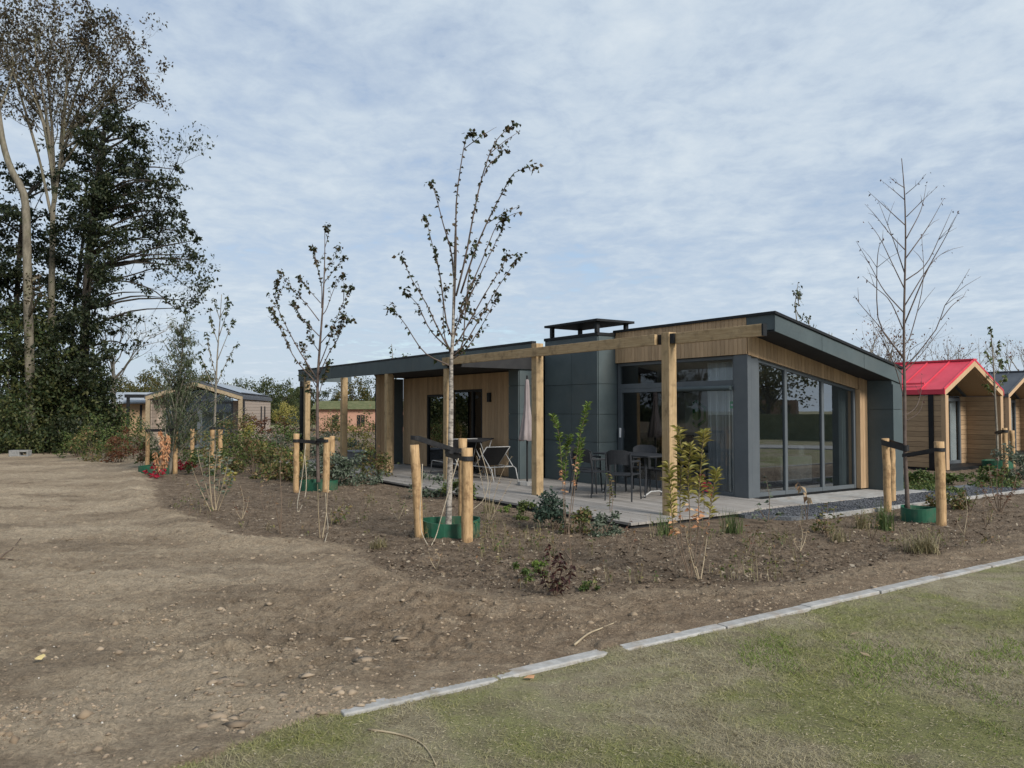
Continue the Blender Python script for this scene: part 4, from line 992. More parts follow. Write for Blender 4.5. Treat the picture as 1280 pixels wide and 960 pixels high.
T2B = [[(399,401),(382,379),(366,362),(350,342)],[(399,420),(378,398),(367,379)],[(401,379),(385,361),(374,347)],[(397,475),(375,440),(363,418),(349,389),(344,370),(347,351)],[(397,480),(370,450),(353,417),(339,386)],
 [(402,385),(402,357),(397,336),(392,309)],[(405,345),(408,337),(416,326),(424,309)],[(404,360),(407,351),(419,336),(429,322)],[(402,395),(408,387),(414,370),(424,347),(430,345)],[(398,460),(406,440),(414,418),(427,382),(439,359)],
 [(400,430),(417,411),(438,400)],[(406,310),(410,295),(409,283)],[(399,440),(390,425),(386,405)],[(398,470),(412,440),(424,420),(428,395)],[(398,490),(384,460),(378,430)],[(397,500),(405,470),(412,452)],[(397,505),(388,488),(380,470)]]
t2, b2 = tree_from_photo('slender young tree with leafy clumps, staked before the far porch posts', 'young_tree', 'tree', (398,612),
    [(397,560),(397,480),(400,430),(403,390),(405,350),(406,315),(406,282)], T2B, 'bark_red', 'lf_maple', 17, .04, .011, .7, (.05,.085), 24, .3, 18, twigs=5, lw=.85, leaf_drop=.1, group='young staked trees')
T5B = [[(270,470),(262,440),(258,415)],[(272,450),(284,420),(292,400)],[(273,430),(265,405),(262,385)],[(274,420),(282,395),(287,378)],[(275,400),(270,384),(268,374)],[(276,395),(283,380),(284,370)],[(271,480),(282,455),(296,430)],[(270,490),(258,465),(250,440)]]
t5, b5 = tree_from_photo('thin young tree with a sparse airy crown before the gabled cabin', 'young_tree', 'tree', (267,585),
    [(268,540),(270,480),(272,440),(275,400),(277,368)], T5B, 'bark_grey', 'lf_mid', 19, .045, .014, .5, (.08,.13), 16, .25, 6, group='young staked trees')
T6B = [[(1243,480),(1234,470),(1228,462)],[(1242,470),(1250,458),(1252,448)],[(1242,460),(1236,448),(1233,438)],[(1241,450),(1247,440),(1248,430)],[(1241,445),(1239,425),(1238,410)],[(1243,490),(1252,478),(1256,470)],[(1243,495),(1236,486),(1232,480)]]
t6, b6 = tree_from_photo('small leafy young tree staked in front of the dark roofed cabin', 'young_tree', 'tree', (1247,585),
    [(1246,540),(1244,500),(1242,460),(1240,430),(1238,415)], T6B, 'bark_grey', 'lf_green', 23, .045, .014, .4, (.08,.13), 22, .3, 5, group='young staked trees')
# young trees rising behind the lodge
def back_tree(label, px, Y, top, bark, leafm, seed, seg):
    b = at(px, 560, Y); b.z = 0; rng = random.Random(seed); nr = np.random.default_rng(seed)
    t = thing('young_tree', label, 'tree', b, 0, 'young trees behind the lodge')
    H_ = at(px, top, Y).z
    tp = [Vector((rng.gauss(0,.03), rng.gauss(0,.03), H_*i/8)) for i in range(9)]
    tr = MB().tube(tp, [.05*(1-.85*i/8) for i in range(9)], 6).build('trunk', M[bark], t, smooth_=True)
    mb = MB(); P, D = [], []
    for k in range(seg):
        z = H_*rng.uniform(.35, .95); a = rng.uniform(0, 6.28); l = (H_-z)*rng.uniform(.25,.5)+.15
        p0_ = Vector((0,0,z)); p1_ = p0_+Vector((math.cos(a)*l*.45, math.sin(a)*l*.45, l*.8))
        mb.tube([p0_, p0_.lerp(p1_,.5)+Vector((math.cos(a),math.sin(a),0))*.05, p1_], [.014,.01,.005], 4)
        for q in range(9): P.append(p0_.lerp(p1_, rng.uniform(.2,1))); D.append((rng.gauss(0,.6),rng.gauss(0,.6),-.4+rng.gauss(0,.4)))
    for q in range(40): P.append(Vector((rng.gauss(0,.06), rng.gauss(0,.06), H_*(1-.22*rng.random())))); D.append((rng.gauss(0,.6),rng.gauss(0,.6),-.3+rng.gauss(0,.4)))
    mb.build('branch', M[bark], tr)
    L = nr.uniform(.07,.12,len(P)); leaf_obj('foliage', np.array([tuple(p) for p in P]), np.array(D), L, L*.6, M[leafm], t, nr)
back_tree('thin young treetop showing above the sloping roof of the lodge', 1000, 24, 353, 'bark_grey', 'lf_mid', 31, 10)
back_tree('low young treetop just clearing the lodge roof, right of the taller one', 1012, 24, 394, 'bark_grey', 'lf_mid', 32, 8)
back_tree('young treetop showing above the porch roof, left of the front maple', 489, 27, 430, 'bark_grey', 'lf_mid', 33, 7)
back_tree('slight young treetop above the porch roof, nearer to the front maple', 508, 28, 443, 'bark_grey', 'lf_mid', 34, 7)

# willow-like dense young tree (stakes on either side)
def willow():
    rng = random.Random(41); nr = np.random.default_rng(41)
    base = G(212,592); base.z = 0; Y = base.y
    t = thing('young_tree', 'bushy willow-like young tree with grey green foliage, staked by the left cabin', 'tree', base, 0, 'young staked trees')
    inv = lambda p: Vector(p)-base
    tr = sub([base, at(216,560,Y), at(222,500,Y), at(228,440,Y), at(226,405,Y)], 14)
    trunk = MB().tube([inv(p) for p in tr], [.05*(1-.8*i/14) for i in range(15)], 7).build('trunk', M['bark_grey'], t, smooth_=True)
    mb = MB(); P, D = [], []
    for k in range(110):
        f = rng.uniform(.08, .95); i = int(f*14); p = tr[i]
        tx = rng.gauss(227, 23); ty = 566-f*150-rng.uniform(5,40)
        if ty < 425: tx = 226+(tx-228)*.55
        if ty > 500: tx = 228+(tx-228)*1.15
        q = at(tx, max(ty, 392), Y+rng.uniform(-.55,.55))
        pts = sub([p, p.lerp(q,.5)+Vector((0,0,.06)), q], 6)
        mb.tube([inv(x) for x in pts], [.012,.011,.010,.008,.006,.005,.003], 4)
        nl = 62 if ty > 440 else 38
        for _ in range(nl):
            g = rng.uniform(.2, 1.05); kk = min(int(g*6), 5); s = pts[kk].lerp(pts[kk+1], g*6-kk)
            P.append(inv(s+Vector((rng.gauss(0,.05), rng.gauss(0,.05), rng.gauss(0,.05))))); D.append((rng.gauss(0,.6), rng.gauss(0,.6), -.7+rng.gauss(0,.5)))
    mb.build('branch', M['bark_grey'], trunk)
    L = nr.uniform(.06,.12,len(P)); leaf_obj('foliage', np.array([tuple(p) for p in P]), np.array(D), L, L*.28, M['lf_willow'], t, nr)
    return base
bw = willow()

# stakes, ties, rings and cords
def pole_pt(base_px, y): b = G(*base_px); p = at(base_px[0], y, b.y); return p
s1a = stake('leaning peeled stake left of the front maple', (525,674), 556, .056, -.07)
s1b = stake('thick peeled stake right of the front maple, nearest to the camera', (584,679), 560, .066, 0)
s1c = stake('short looking stake top behind the right stake of the front maple', (578,662), 548, .055, 0)
tz = lambda y, b: at(560, y, b.y)
tm = Vector((b1.x+.02, b1.y, at(560,566,b1.y).z))
strap('long black tie from the left stake to the front maple', Vector((s1a[0].x-.055, s1a[0].y, at(522,547,s1a[0].y).z)), tm+Vector((0,0,.05)), .05, .062, .055)
strap('black tie from the nearest stake to the front maple', Vector((s1b[0].x, s1b[0].y, at(584,573,s1b[0].y).z)), tm-Vector((0,0,.02)), .055, .072, .055)
strap('black tie from the rear stake to the front maple', Vector((s1c[0].x, s1c[0].y, at(578,562,s1c[0].y).z)), tm+Vector((0,0,.02)), .06, .06, .058)
ring('green plastic ring round the foot of the front maple', Vector((b1.x+.03, b1.y-.12, 0)), .37, .21, 1)
s2a = stake('peeled stake left of the slender tree by the porch', (370,617), 542, .055, 0)
s2b = stake('peeled stake right of the slender tree by the porch', (407,617), 547, .062, .02)
s2c = stake('rear stake behind the right stake of the slender tree', (415,606), 545, .055, 0)
tm2 = Vector((b2.x, b2.y, at(398,553,b2.y).z))
strap('black tie on the left stake of the slender porch tree', Vector((s2a[0].x, s2a[0].y, at(370,551,s2a[0].y).z)), tm2, .06, .062, .05)
strap('black tie on the right stake of the slender porch tree', Vector((s2b[0].x, s2b[0].y, at(407,551,s2b[0].y).z)), tm2+Vector((0,0,.05)), .06, .07, .05)
ring('green plastic ring round the slender tree by the porch', Vector((b2.x+.03, b2.y-.1, 0)), .36, .17, 2)
s3a = stake('peeled stake left of the tall bare tree, against the dark lodge corner', (1110,640), 548, .055, -.02)
s3b = stake('knotty peeled stake right of the tall bare tree', (1177,657), 552, .062, -.01)
s3c = stake('darker rear stake behind the left stake of the tall bare tree', (1116,628), 553, .05, 0)
tm3 = Vector((b3.x-.02, b3.y, at(1132,560,b3.y).z))
strap('broad black tie from the left stake to the tall bare tree', Vector((s3a[0].x-.02, s3a[0].y, at(1110,553,s3a[0].y).z)), tm3, .085, .062, .045)
strap('black tie from the right stake to the tall bare tree', Vector((s3b[0].x-.01, s3b[0].y, at(1176,562,s3b[0].y).z)), tm3-Vector((0,0,.11)), .05, .068, .045)
ring('green plastic ring round the foot of the tall bare tree', Vector((b3.x+.06, b3.y-.2, 0)), .25, .2, 3)
s4a = stake('weathered stake left of the willow-like tree, below the cabin frame', (184,590), 538, .05, 0)
s4b = stake('peeled stake right of the willow-like tree, beside red leaves', (219,592), 538, .055, 0)
tm4 = Vector((bw.x, bw.y, at(212,538,bw.y).z))
strap('black tie on the left stake of the willow-like tree', Vector((s4a[0].x, s4a[0].y, at(184,538,s4a[0].y).z)), tm4, .07, .056, .05)
strap('black tie on the right stake of the willow-like tree', Vector((s4b[0].x, s4b[0].y, at(219,537,s4b[0].y).z)), tm4, .07, .062, .05)
ring('green plastic ring below the orange leaved plant', Vector((bw.x-.25, bw.y-.3, 0)), .34, .2, 4)
s5a = stake('greyish stake left of the thin airy tree', (265,588), 535, .055, 0)
s5b = stake('brown stake right of the thin airy tree', (275,584), 537, .06, 0)
s5c = stake('far stake between the willow and the thin airy tree', (240,578), 536, .06, 0)
strap('black tie across the two stakes of the thin airy tree', Vector((s5a[0].x, s5a[0].y, at(265,535,s5a[0].y).z)), Vector((s5b[0].x, s5b[0].y, at(275,535,s5b[0].y).z)), .07, .07, .075)
s6a = stake('pale stake beside the small tree before the dark roofed cabin', (1257,588), 535, .06, 0)
s6b = stake('second stake right of the small tree before the dark roofed cabin', (1266,584), 538, .06, 0)
tm6 = Vector((b6.x, b6.y, at(1246,541,b6.y).z))
strap('black tie on the stakes of the small tree by the dark roofed cabin', Vector((s6a[0].x, s6a[0].y, at(1257,539,s6a[0].y).z)), tm6, .07, .075, .055)
ring('green plastic ring round the small tree by the dark roofed cabin', Vector((b6.x, b6.y, 0)), .38, .2, 5)
def cpx(l, Y): return [at(x, y, Y) if (at(x,y,Y).z > .01) else G(x, y, .015) for x, y in l]
cord('pale cord slanting from the front maple tie to the ground', cpx([(573,573),(565,600),(552,645),(545,670),(538,684)], 9.45))
cord('pale cord hanging beside the left stake of the front maple', cpx([(528,580),(527,610),(525,640),(527,665),(536,684)], 9.42))
cord('pale cord right of the nearest stake of the front maple', cpx([(600,560),(610,600),(604,625),(588,640),(592,650),(600,655)], 10.6), .005)
cord('looped pale cord hanging left of the slender porch tree', cpx([(382,555),(379,585),(376,606),(372,628),(373,640),(381,622),(383,600),(381,570)], 14.6), .008)
cord('straight pale cord below the right stake of the slender porch tree', cpx([(407,617),(408,640),(410,660),(406,678),(404,690)], 11.6), .006)

# ------------------------------------------------------------------ the tall trees on the left
def grow(mb, P, D, p, d, ln, r, lev, rng, leaf_lev, kids, per, up=.12, wob=.16, sides=(7,5,4,3,3)):
    n = 4; pts = [Vector(p)]; dd = Vector(d).normalized()
    for i in range(n):
        dd = (dd + Vector((rng.gauss(0,wob), rng.gauss(0,wob), rng.gauss(up,wob*.6)))).normalized(); pts.append(pts[-1]+dd*ln/n)
    mb.tube(pts, [r*(1-.7*i/n) for i in range(n+1)], sides[min(lev, 4)], cap=False)
    if lev >= leaf_lev:
        for _ in range(per):
            k = rng.randrange(1, n+1); P.append(pts[k]+Vector((rng.gauss(0,.1), rng.gauss(0,.1), rng.gauss(0,.1)))); D.append((rng.gauss(0,.6), rng.gauss(0,.6), -.35+rng.gauss(0,.5)))
    if lev < len(kids):
        for _ in range(kids[lev]):
            f = rng.uniform(.3, 1)**.8; k = min(int(f*n), n-1); s = pts[k].lerp(pts[k+1], f*n-k)
            a = rng.uniform(0, 6.28); base_d = (pts[k+1]-pts[k]).normalized()
            o = base_d.cross(Vector((math.cos(a), math.sin(a), .3))).normalized()
            grow(mb, P, D, s, base_d*rng.uniform(.6,1)+o*rng.uniform(.5,1), ln*rng.uniform(.38,.62), r*.42, lev+1, rng, leaf_lev, kids, per, up, wob, sides)
def big_tree(label, base_px, Y, trunk_px, limbs, bark, leafm, seed, r0, kids, per, leaf, leaf_lev=1, clusters=(), cl_leaf=(.10,.2), group='tall old trees at the wood edge', limb_r=.09, spread=1.5, cdens=.55, subl=.30):
    rng = random.Random(seed); nr = np.random.default_rng(seed)
    base = at(*base_px, Y); base.z = -.1
    t = thing('tall_tree', label, 'tree', base, 0, group); inv = lambda p: Vector(p)-base
    tr = sub([base]+[at(x, y, Y) for x, y in trunk_px], 20)
    trunk = MB().tube([inv(p) for p in tr], [r0*1.25]+[r0*(1-.55*i/20) for i in range(1, 21)], 10).build('trunk', M[bark], t, smooth_=True)
    mb = MB(); P, D = [], []
    for l in limbs:
        pts = sub(branch_from_photo(l, Y, rng, spread), 12)
        ln = sum((a-b).length for a, b in zip(pts, pts[1:])); r = limb_r*min(1.3, .4+ln*.1)
        mb.tube([inv(p) for p in pts], [r*(1-.82*i/12) for i in range(13)], 7, cap=False)
        for _ in range(max(4, int(ln*2.6))):
            f = rng.uniform(.22, 1); k = min(int(f*12), 11); s = pts[k].lerp(pts[k+1], f*12-k); d = (pts[k+1]-pts[k]).normalized()
            d = (d*.8+Vector((rng.gauss(0,.55), rng.gauss(0,.55), rng.gauss(.15,.35)))).normalized()
            grow(mb, P, D, inv(s), d, ln*subl*rng.uniform(.55,1.1)*(1.15-.5*f), r*.30*(1.1-.6*f), 1, rng, leaf_lev, kids, per)
    for cx, cy, cr in clusters:
        c = at(cx, cy, Y+rng.gauss(0, 1.1)); R_ = cr*Y/F_PX
        j = min(range(21), key=lambda i: (tr[i]-c).length + (0 if tr[i].z < c.z-.2 else 1.5))
        mid = tr[j].lerp(c, .55)+Vector((rng.gauss(0,.2), rng.gauss(0,.2), .25))
        mb.tube([inv(x) for x in sub([tr[j], mid, c], 6)], [.055,.05,.042,.035,.028,.02,.012], 5, cap=False)
        m = int(cr*cr*cdens)
        nsub = 5+int(cr/3); subs = [(rng.gauss(0,.55), rng.gauss(0,.55), rng.gauss(0,.48)) for _ in range(nsub)]
        for _ in range(m):
            sx, sy, sz = rng.choice(subs)
            o = Vector((sx+rng.gauss(0,.20), sy+rng.gauss(0,.20), sz+rng.gauss(0,.14)))*R_
            P.append(inv(c)+o); D.append((rng.gauss(0,.7), rng.gauss(0,.7), -.3+rng.gauss(0,.5)))
    mb.build('branch', M[bark], trunk, smooth_=True)
    L = nr.uniform(leaf[0], leaf[1], len(P)); leaf_obj('foliage', np.array([tuple(p) for p in P]), np.array(D), L, L*.6, M[leafm], t, nr)
    return t
z1 = lambda l: [(x/3, y/3) for x, y in l]
big_tree('tall ash-like tree with pale forked stems and a thin withered crown', (64,562), 31.5, [(64,480),(64,400),(65,330),(66,270),(68,245)],
  [z1(l) for l in ([(205,760),(225,600),(240,500),(250,270),(258,95)],[(205,760),(190,560),(160,350),(132,190),(140,90)],[(205,740),(240,560),(300,400),(380,280),(430,170)],[(215,650),(330,480),(420,340),(520,310)],
   [(205,760),(170,480),(90,360),(20,230)],[(190,800),(140,570),(80,420),(-30,360)],[(225,560),(250,330),(310,160),(370,120)],[(240,500),(340,430),(460,370),(560,390)],[(205,740),(195,480),(180,260),(212,95)],[(170,480),(110,280),(70,160),(40,95)],[(140,570),(60,300),(10,160),(-20,90)],[(245,480),(300,300),(330,210),(310,125)],[(205,700),(150,420),(60,280),(-10,250)],[(240,520),(360,400),(450,300),(530,270)],[(235,560),(380,470),(480,400),(545,370)])],
  'bark_pale', 'lf_sparse', 51, .17, (0, 4, 3), 3, (.09,.17), leaf_lev=2, limb_r=.062, subl=.30, spread=2.5)
big_tree('thick pale trunk bending to the left at the wood edge', (37,566), 30, [(38,500),(36,420),(34,330),(33,275),(29,240),(14,212),(4,180),(-2,140),(-10,80)],
  [[(5,185),(-20,150),(-40,100)],[(-2,140),(15,90),(12,40)]], 'bark_pale', 'lf_sparse', 53, .19, (0,3,2), 2, (.09,.16), leaf_lev=2, limb_r=.06,
  clusters=[(40,348,9),(44,360,10),(38,372,8)])
RD = random.Random(77)
dense = [(128,160,20),(146,150,14),(150,185,26),(118,200,24),(170,172,16),(160,215,24),(132,225,28),(100,235,18),(178,205,12),(112,268,30),(145,258,26),(164,240,15),(92,290,26),(126,302,28),(154,292,18),(102,336,32),(130,338,22),(88,370,30),(110,380,28),(136,378,10),(92,418,30),(116,422,20),(142,412,8),(80,450,30),(108,458,22),(134,446,8),(96,490,24),(120,250,20),(140,205,18),(75,320,20),
 (168,158,13),(180,180,11),(95,195,18),(84,220,18),(106,172,15),(176,226,14),(150,235,20),(138,142,10)]
side = [(186,285,15),(203,268,13),(196,300,13),(222,268,10),(228,290,12),(214,235,10),(222,212,8),(206,225,9),(240,318,9),(246,300,6),(190,330,7),(215,325,8),(168,395,7),(146,436,6),(210,252,10),(196,240,8),(235,333,6),(176,262,12),(182,318,10),(170,352,9),(185,365,6),(205,372,6),(226,385,6),(243,376,5),(160,432,6),(148,400,7),(188,240,9),(250,325,5),(200,225,7)]
big_tree('broad dark evergreen-looking tree with dense foliage and reaching right branches', (103,560), 31, [(104,500),(106,420),(110,340),(116,270),(124,210),(130,165)],
  [[(112,330),(150,290),(190,262),(215,215),(222,202)],[(112,340),(160,330),(205,322),(240,326),(254,334)],[(110,350),(160,352),(195,365),(218,384),(246,376)],[(114,300),(165,280),(205,290),(238,312)],[(110,355),(160,345),(200,335),(225,352),(240,362)],[(108,400),(140,405),(160,418),(170,432)],[(113,320),(160,300),(200,302),(230,345)]],
  'bark_dark', 'lf_dark', 57, .21, (0,4,3), 2, (.08,.165), leaf_lev=2, limb_r=.045, clusters=dense+side, cdens=1.5, subl=.34)
lefts = [(15,215,16),(45,225,14),(10,260,22),(50,275,20),(25,300,24),(60,310,20),(5,330,24),(45,345,26),(72,350,18),(20,375,30),(55,390,26),(5,420,30),(40,425,28),(75,400,20),(20,460,30),(60,455,26),(85,200,12),(80,240,12),(88,270,14),(-15,280,26),(-20,350,30),(-25,420,30)]
big_tree('dark bushy tree filling the left edge behind the pale trunks', (18,560), 35, [(18,480),(20,400),(24,320),(30,250)], [[(24,330),(40,270),(60,230)],[(20,400),(0,330),(-20,270)]],
  'bark_dark', 'lf_dark', 59, .17, (0,2,2), 2, (.12,.22), leaf_lev=2, limb_r=.05, clusters=lefts, cdens=1.0)
big_tree('slim dark stem between the pale forked tree and the evergreen', (86,560), 33, [(88,480),(92,400),(100,330),(107,270),(108,225)], [[(95,380),(110,340),(135,330)],[(103,300),(120,260),(126,230)]],
  'bark_dark', 'lf_dark', 61, .10, (0,2,2), 2, (.11,.2), leaf_lev=2, limb_r=.04, clusters=[(70,470,24),(90,440,20),(60,500,24),(95,505,22)], cdens=.8)

# the wood edge goes on to the left, mirrored in the front windows
def wood_copy(src, x, y, rz, s, label):
    o = copy_tree(src); o.location = (x, y, -.1); o.rotation_euler.z = rz; o.scale = (s, s, s*.9); o['label'] = label
dense_tree = [o for o in bpy.data.objects if o.get('label', '').startswith('broad dark evergreen')][0]
for i, (x, y) in enumerate(((-23, 20), (-24, 13), (-25, 6), (-25, 28))):
    wood_copy(dense_tree, x, y, 1.3*i+2, .8+.07*i, 'dark evergreen-looking tree further along the wood edge, ' + ('mirrored in the sliding door', 'left of the path', 'left of the lawn', 'behind the leaning trunk')[i])

# ivy and undergrowth bushes below them: each bush a mass of clumps on stems
def bush(name, label, cat, base, wd, dp, ht, leafm, n, leaf, seed, bark='bark_dark', group=None, lw=.6, clump=.17, drop=.3, stems=7, stem_r=.02, fill=.55, low=.0):
    rng = np.random.default_rng(seed); r2 = random.Random(seed)
    b = Vector(base); t = thing(name, label, cat, b, 0, group)
    nc = max(6, int(n/70)); C = []
    while len(C) < nc:
        p = rng.uniform(-1, 1, 3); 
        if np.hypot(p[0], p[1]) > 1: continue
        zz_ = (p[2]+1)/2; prof = math.sqrt(max(0, 1-max(0, zz_-.35)**2/.45)) if zz_ > .35 else .75+.25*zz_/.35
        rr = math.hypot(p[0], p[1])
        if rr > prof or (rr < prof*fill*.6 and zz_ < .6 and r2.random() < .6): continue
        C.append((p[0]*wd/2, p[1]*dp/2, low+zz_*(ht-low)))
    C = np.array(C)
    mb = MB()
    for k in range(stems):
        c = C[r2.randrange(nc)]; s = Vector((c[0]*.2, c[1]*.2, 0)); e = Vector(c)
        mb.tube(sub([s, s.lerp(e,.5)+Vector((0,0,ht*.08)), e], 5), [stem_r*(1-.15*i) for i in range(6)], 5, cap=False)
    mb.build('stem', M[bark], t)
    k = rng.integers(0, nc, n); sc_ = clump*min(wd, ht*1.2)
    P = C[k] + rng.normal(size=(n, 3))*np.array([sc_, sc_, sc_*.8])*.55
    P[:, 2] = np.maximum(P[:, 2], .02)
    D = rng.normal(size=(n, 3))*np.array([.7,.7,.5]) + np.array([0,0,-drop])
    L = rng.uniform(leaf[0], leaf[1], n); leaf_obj('foliage', P, D, L, L*lw, M[leafm], t, rng)
    return t
gi = 'ivy covered bushes under the tall trees'
def gp0(px, Y): p = at(px, 560, Y); return Vector((p.x, p.y, 0))
bush('ivy_bush', 'big ivy covered mound at the left edge below the pale trunk', 'bush', gp0(8, 30), 3.2, 2.6, 5.0, 'lf_ivy', 5200, (.10,.19), 101, group=gi)
bush('ivy_bush', 'tall ivy mass climbing round the pale bent trunk', 'bush', gp0(42, 30.8), 2.2, 1.8, 6.3, 'lf_ivy', 5200, (.10,.18), 102, group=gi)
bush('ivy_bush', 'dark ivy mound between the forked tree and the evergreen', 'bush', gp0(82, 30.5), 2.8, 2.2, 4.6, 'lf_ivy', 5200, (.10,.18), 103, group=gi)
bush('elder_bush', 'dark bush at the right end of the wood edge', 'bush', gp0(112, 31.5), 2.2, 2.0, 3.6, 'lf_dark', 3600, (.10,.18), 104, group=gi)
bush('elder_bush', 'lower grey green bush right of the dark wood', 'bush', gp0(134, 33), 1.9, 1.6, 2.2, 'lf_green', 1800, (.09,.15), 105, group=gi)
bush('elder_bush', 'dark low bush behind the concrete block', 'bush', gp0(22, 28.6), 3.4, 1.3, 1.5, 'lf_ivy', 2600, (.08,.15), 106, group=gi)
bush('elder_bush', 'low dark bush at the foot of the evergreen', 'bush', gp0(85, 29.2), 3.0, 1.2, 1.3, 'lf_dark', 2200, (.08,.15), 107, group=gi)

# background trees beyond the cabins
def bg_proto(seed, n, leafm, kind):
    rng = np.random.default_rng(seed); r2 = random.Random(seed)
    t = thing('background_tree', 'x', 'tree', (0,0,0), 0, 'trees on the horizon')
    H_ = 6.0; mb = MB().tube([(0,0,0),(.05,0,1.5),(0,.1,3.2)], [.16,.13,.08], 6)
    tr = mb.build('trunk', M['bark_dark'], t, smooth_=True)
    nc = 46; C = []
    while len(C) < nc:
        p = rng.uniform(-1, 1, 3); rr = np.linalg.norm(p*np.array([1,1,1.0]))
        if rr > 1 or rr < .35: continue
        C.append((p[0]*2.6*(1.05-.25*p[2]), p[1]*2.6, 3.3+p[2]*(2.6 if kind else 2.2)))
    C = np.array(C); bm_ = MB()
    for k in range(18): bm_.tube([(0,0,1.2+.1*k), tuple(C[k]*np.array([.5,.5,.9])), tuple(C[k])], [.06,.035,.015], 4, cap=False)
    bm_.build('branch', M['bark_dark'], tr)
    k = rng.integers(0, nc, n); P = C[k]+rng.normal(size=(n,3))*np.array([.34,.34,.26]); P[:,2] = np.maximum(P[:,2], .25)
    D = rng.normal(size=(n,3)); L = rng.uniform(.16,.30,n); leaf_obj('foliage', P, D, L, L*.65, M[leafm], t, rng)
    return t
protos = {'olive': bg_proto(201, 2600, 'lf_olive', 0), 'mid': bg_proto(202, 2600, 'lf_mid', 1), 'dark': bg_proto(203, 2600, 'lf_ivy', 0), 'gold': bg_proto(204, 2200, 'lf_yellow', 0)}
first = {k: True for k in protos}
def bgt(kind, px, Y, top, wd, label, rz):
    o = protos[kind] if first[kind] else copy_tree(protos[kind]); first[kind] = False
    p = at(px, 540, Y); o.location = (p.x, p.y, -.1); o.rotation_euler.z = rz
    hz = at(px, top, Y).z; wm = wd*Y/F_PX; o.scale = (wm/5.4, wm/5.4, hz/5.9); o['label'] = label
    return o
LB = [('olive',152,62,463,52,'olive green tree beyond the distant canopy cabin, by the wood edge'),('mid',128,58,470,46,'green tree just right of the dark wood, behind the far bushes'),('olive',178,68,458,50,'olive crown left of the willow, far beyond the cabins'),
 ('olive',205,66,466,50,'olive crown behind the leafy willow on the horizon'),('olive',262,64,458,46,'brownish olive crown above the gabled cabin roof, left of its solar panels'),('mid',238,72,462,46,'green crown right behind the willow top'),('dark',300,66,467,46,'dark green crown above the solar panels of the left cabin'),
 ('dark',328,62,465,52,'dark rounded crown right above the far end of the left cabin roof'),('mid',356,70,472,40,'green crown left of the dark porch end column'),('gold',358,58,498,34,'low yellowing tree left of the dark porch end column'),('dark',380,74,476,36,'dark crown right behind the porch end column'),
 ('mid',412,72,482,40,'green crown seen between the two far porch posts'),('olive',440,70,466,46,'tall loose olive crown framed by the far porch bays'),('mid',466,74,470,44,'green crown beside the clad porch screen'),('mid',1010,46,425,30,'green crown hidden behind the lodge roof'),('gold',1036,40,412,22,'yellowish crown tip showing just over the sloping roof'),
 ('olive',60,70,470,70,'olive tree far behind the tall pale trunks'),('mid',5,66,465,70,'green tree far behind the left edge of the wood')]
for i, (k, px, Y, top, wd, lb) in enumerate(LB): bgt(k, px, Y, top, wd, lb, i*1.7)
for i, (k, x, y, s, lb) in enumerate((('mid', 58, -4, 1.3, 'green tree across the lawn beyond the hedge, nearest of three in the window'), ('olive', 66, 10, 1.5, 'olive tree across the lawn beyond the hedge'), ('dark', 62, 22, 1.4, 'dark tree across the lawn beyond the hedge'))):
    o = copy_tree(protos[k]); o.location = (x, y, -.1); o.rotation_euler.z = i; o.scale = (s, s, s*.9); o['label'] = lb
def bare_crown(label, px, Y, top, wd, seed, per=1, leafm='lf_rust'):
    rng = random.Random(seed); nr = np.random.default_rng(seed); p = at(px, 540, Y); b = Vector((p.x, p.y, 0)); H_ = at(px, top, Y).z
    t = thing('bare_tree', label, 'tree', b, 0, 'bare trees behind the cabins'); mb = MB(); P, D = [], []
    tr = MB().tube([(0,0,0),(.05,.02,H_*.35),(0,0,H_*.7)], [.13,.10,.05], 6).build('trunk', M['bark_grey'], t, smooth_=True)
    for k in range(11):
        a = rng.uniform(0,6.28); z = H_*rng.uniform(.35,.7); l = (H_-z)*.95
        grow(mb, P, D, (0,0,z), (math.cos(a)*wd/H_*1.6, math.sin(a)*wd/H_*1.6, 1), l, .035, 1, rng, 2, (0,4,3), per)
    mb.build('branch', M['bark_grey'], tr)
    L = nr.uniform(.07,.13,len(P)); leaf_obj('foliage', np.array([tuple(q) for q in P]), np.array(D), L, L*.6, M[leafm], t, nr)
bare_crown('bare treetop above the red roof of the cabin', 1192, 42, 437, 2.6, 301)
bare_crown('thin reddish treetop behind the lodge, left of the red roof', 1112, 34, 424, 1.6, 302, 2)
bare_crown('bare treetop at the right edge above the dark roof', 1279, 44, 432, 3, 303)
bare_crown('bare tree behind the evergreen, its thin twigs reaching right', 140, 36, 400, 3, 304, 1, 'lf_sparse')
# far hedge line that closes the horizon
def far_line():
    rng = np.random.default_rng(9); n = 34000; a = rng.uniform(-1.25, 1.25, n); R_ = rng.uniform(92, 108, n)
    top = 2.7+1.2*vnoise(a*30, a*0+3, 5)+.7*vnoise(a*90, a*0+9, 6)
    P = np.stack([R_*np.sin(a), R_*np.cos(a), np.abs(rng.uniform(0,1,n))**.8*top], 1)
    L = rng.uniform(.5,.9,n); V, Fc = leaves_np(P, rng.normal(size=(n,3)), L, L*.8, rng)
    tag(link('treeline', np_mesh('treeline', V, Fc), M['lf_mid']), kind='stuff')
far_line()

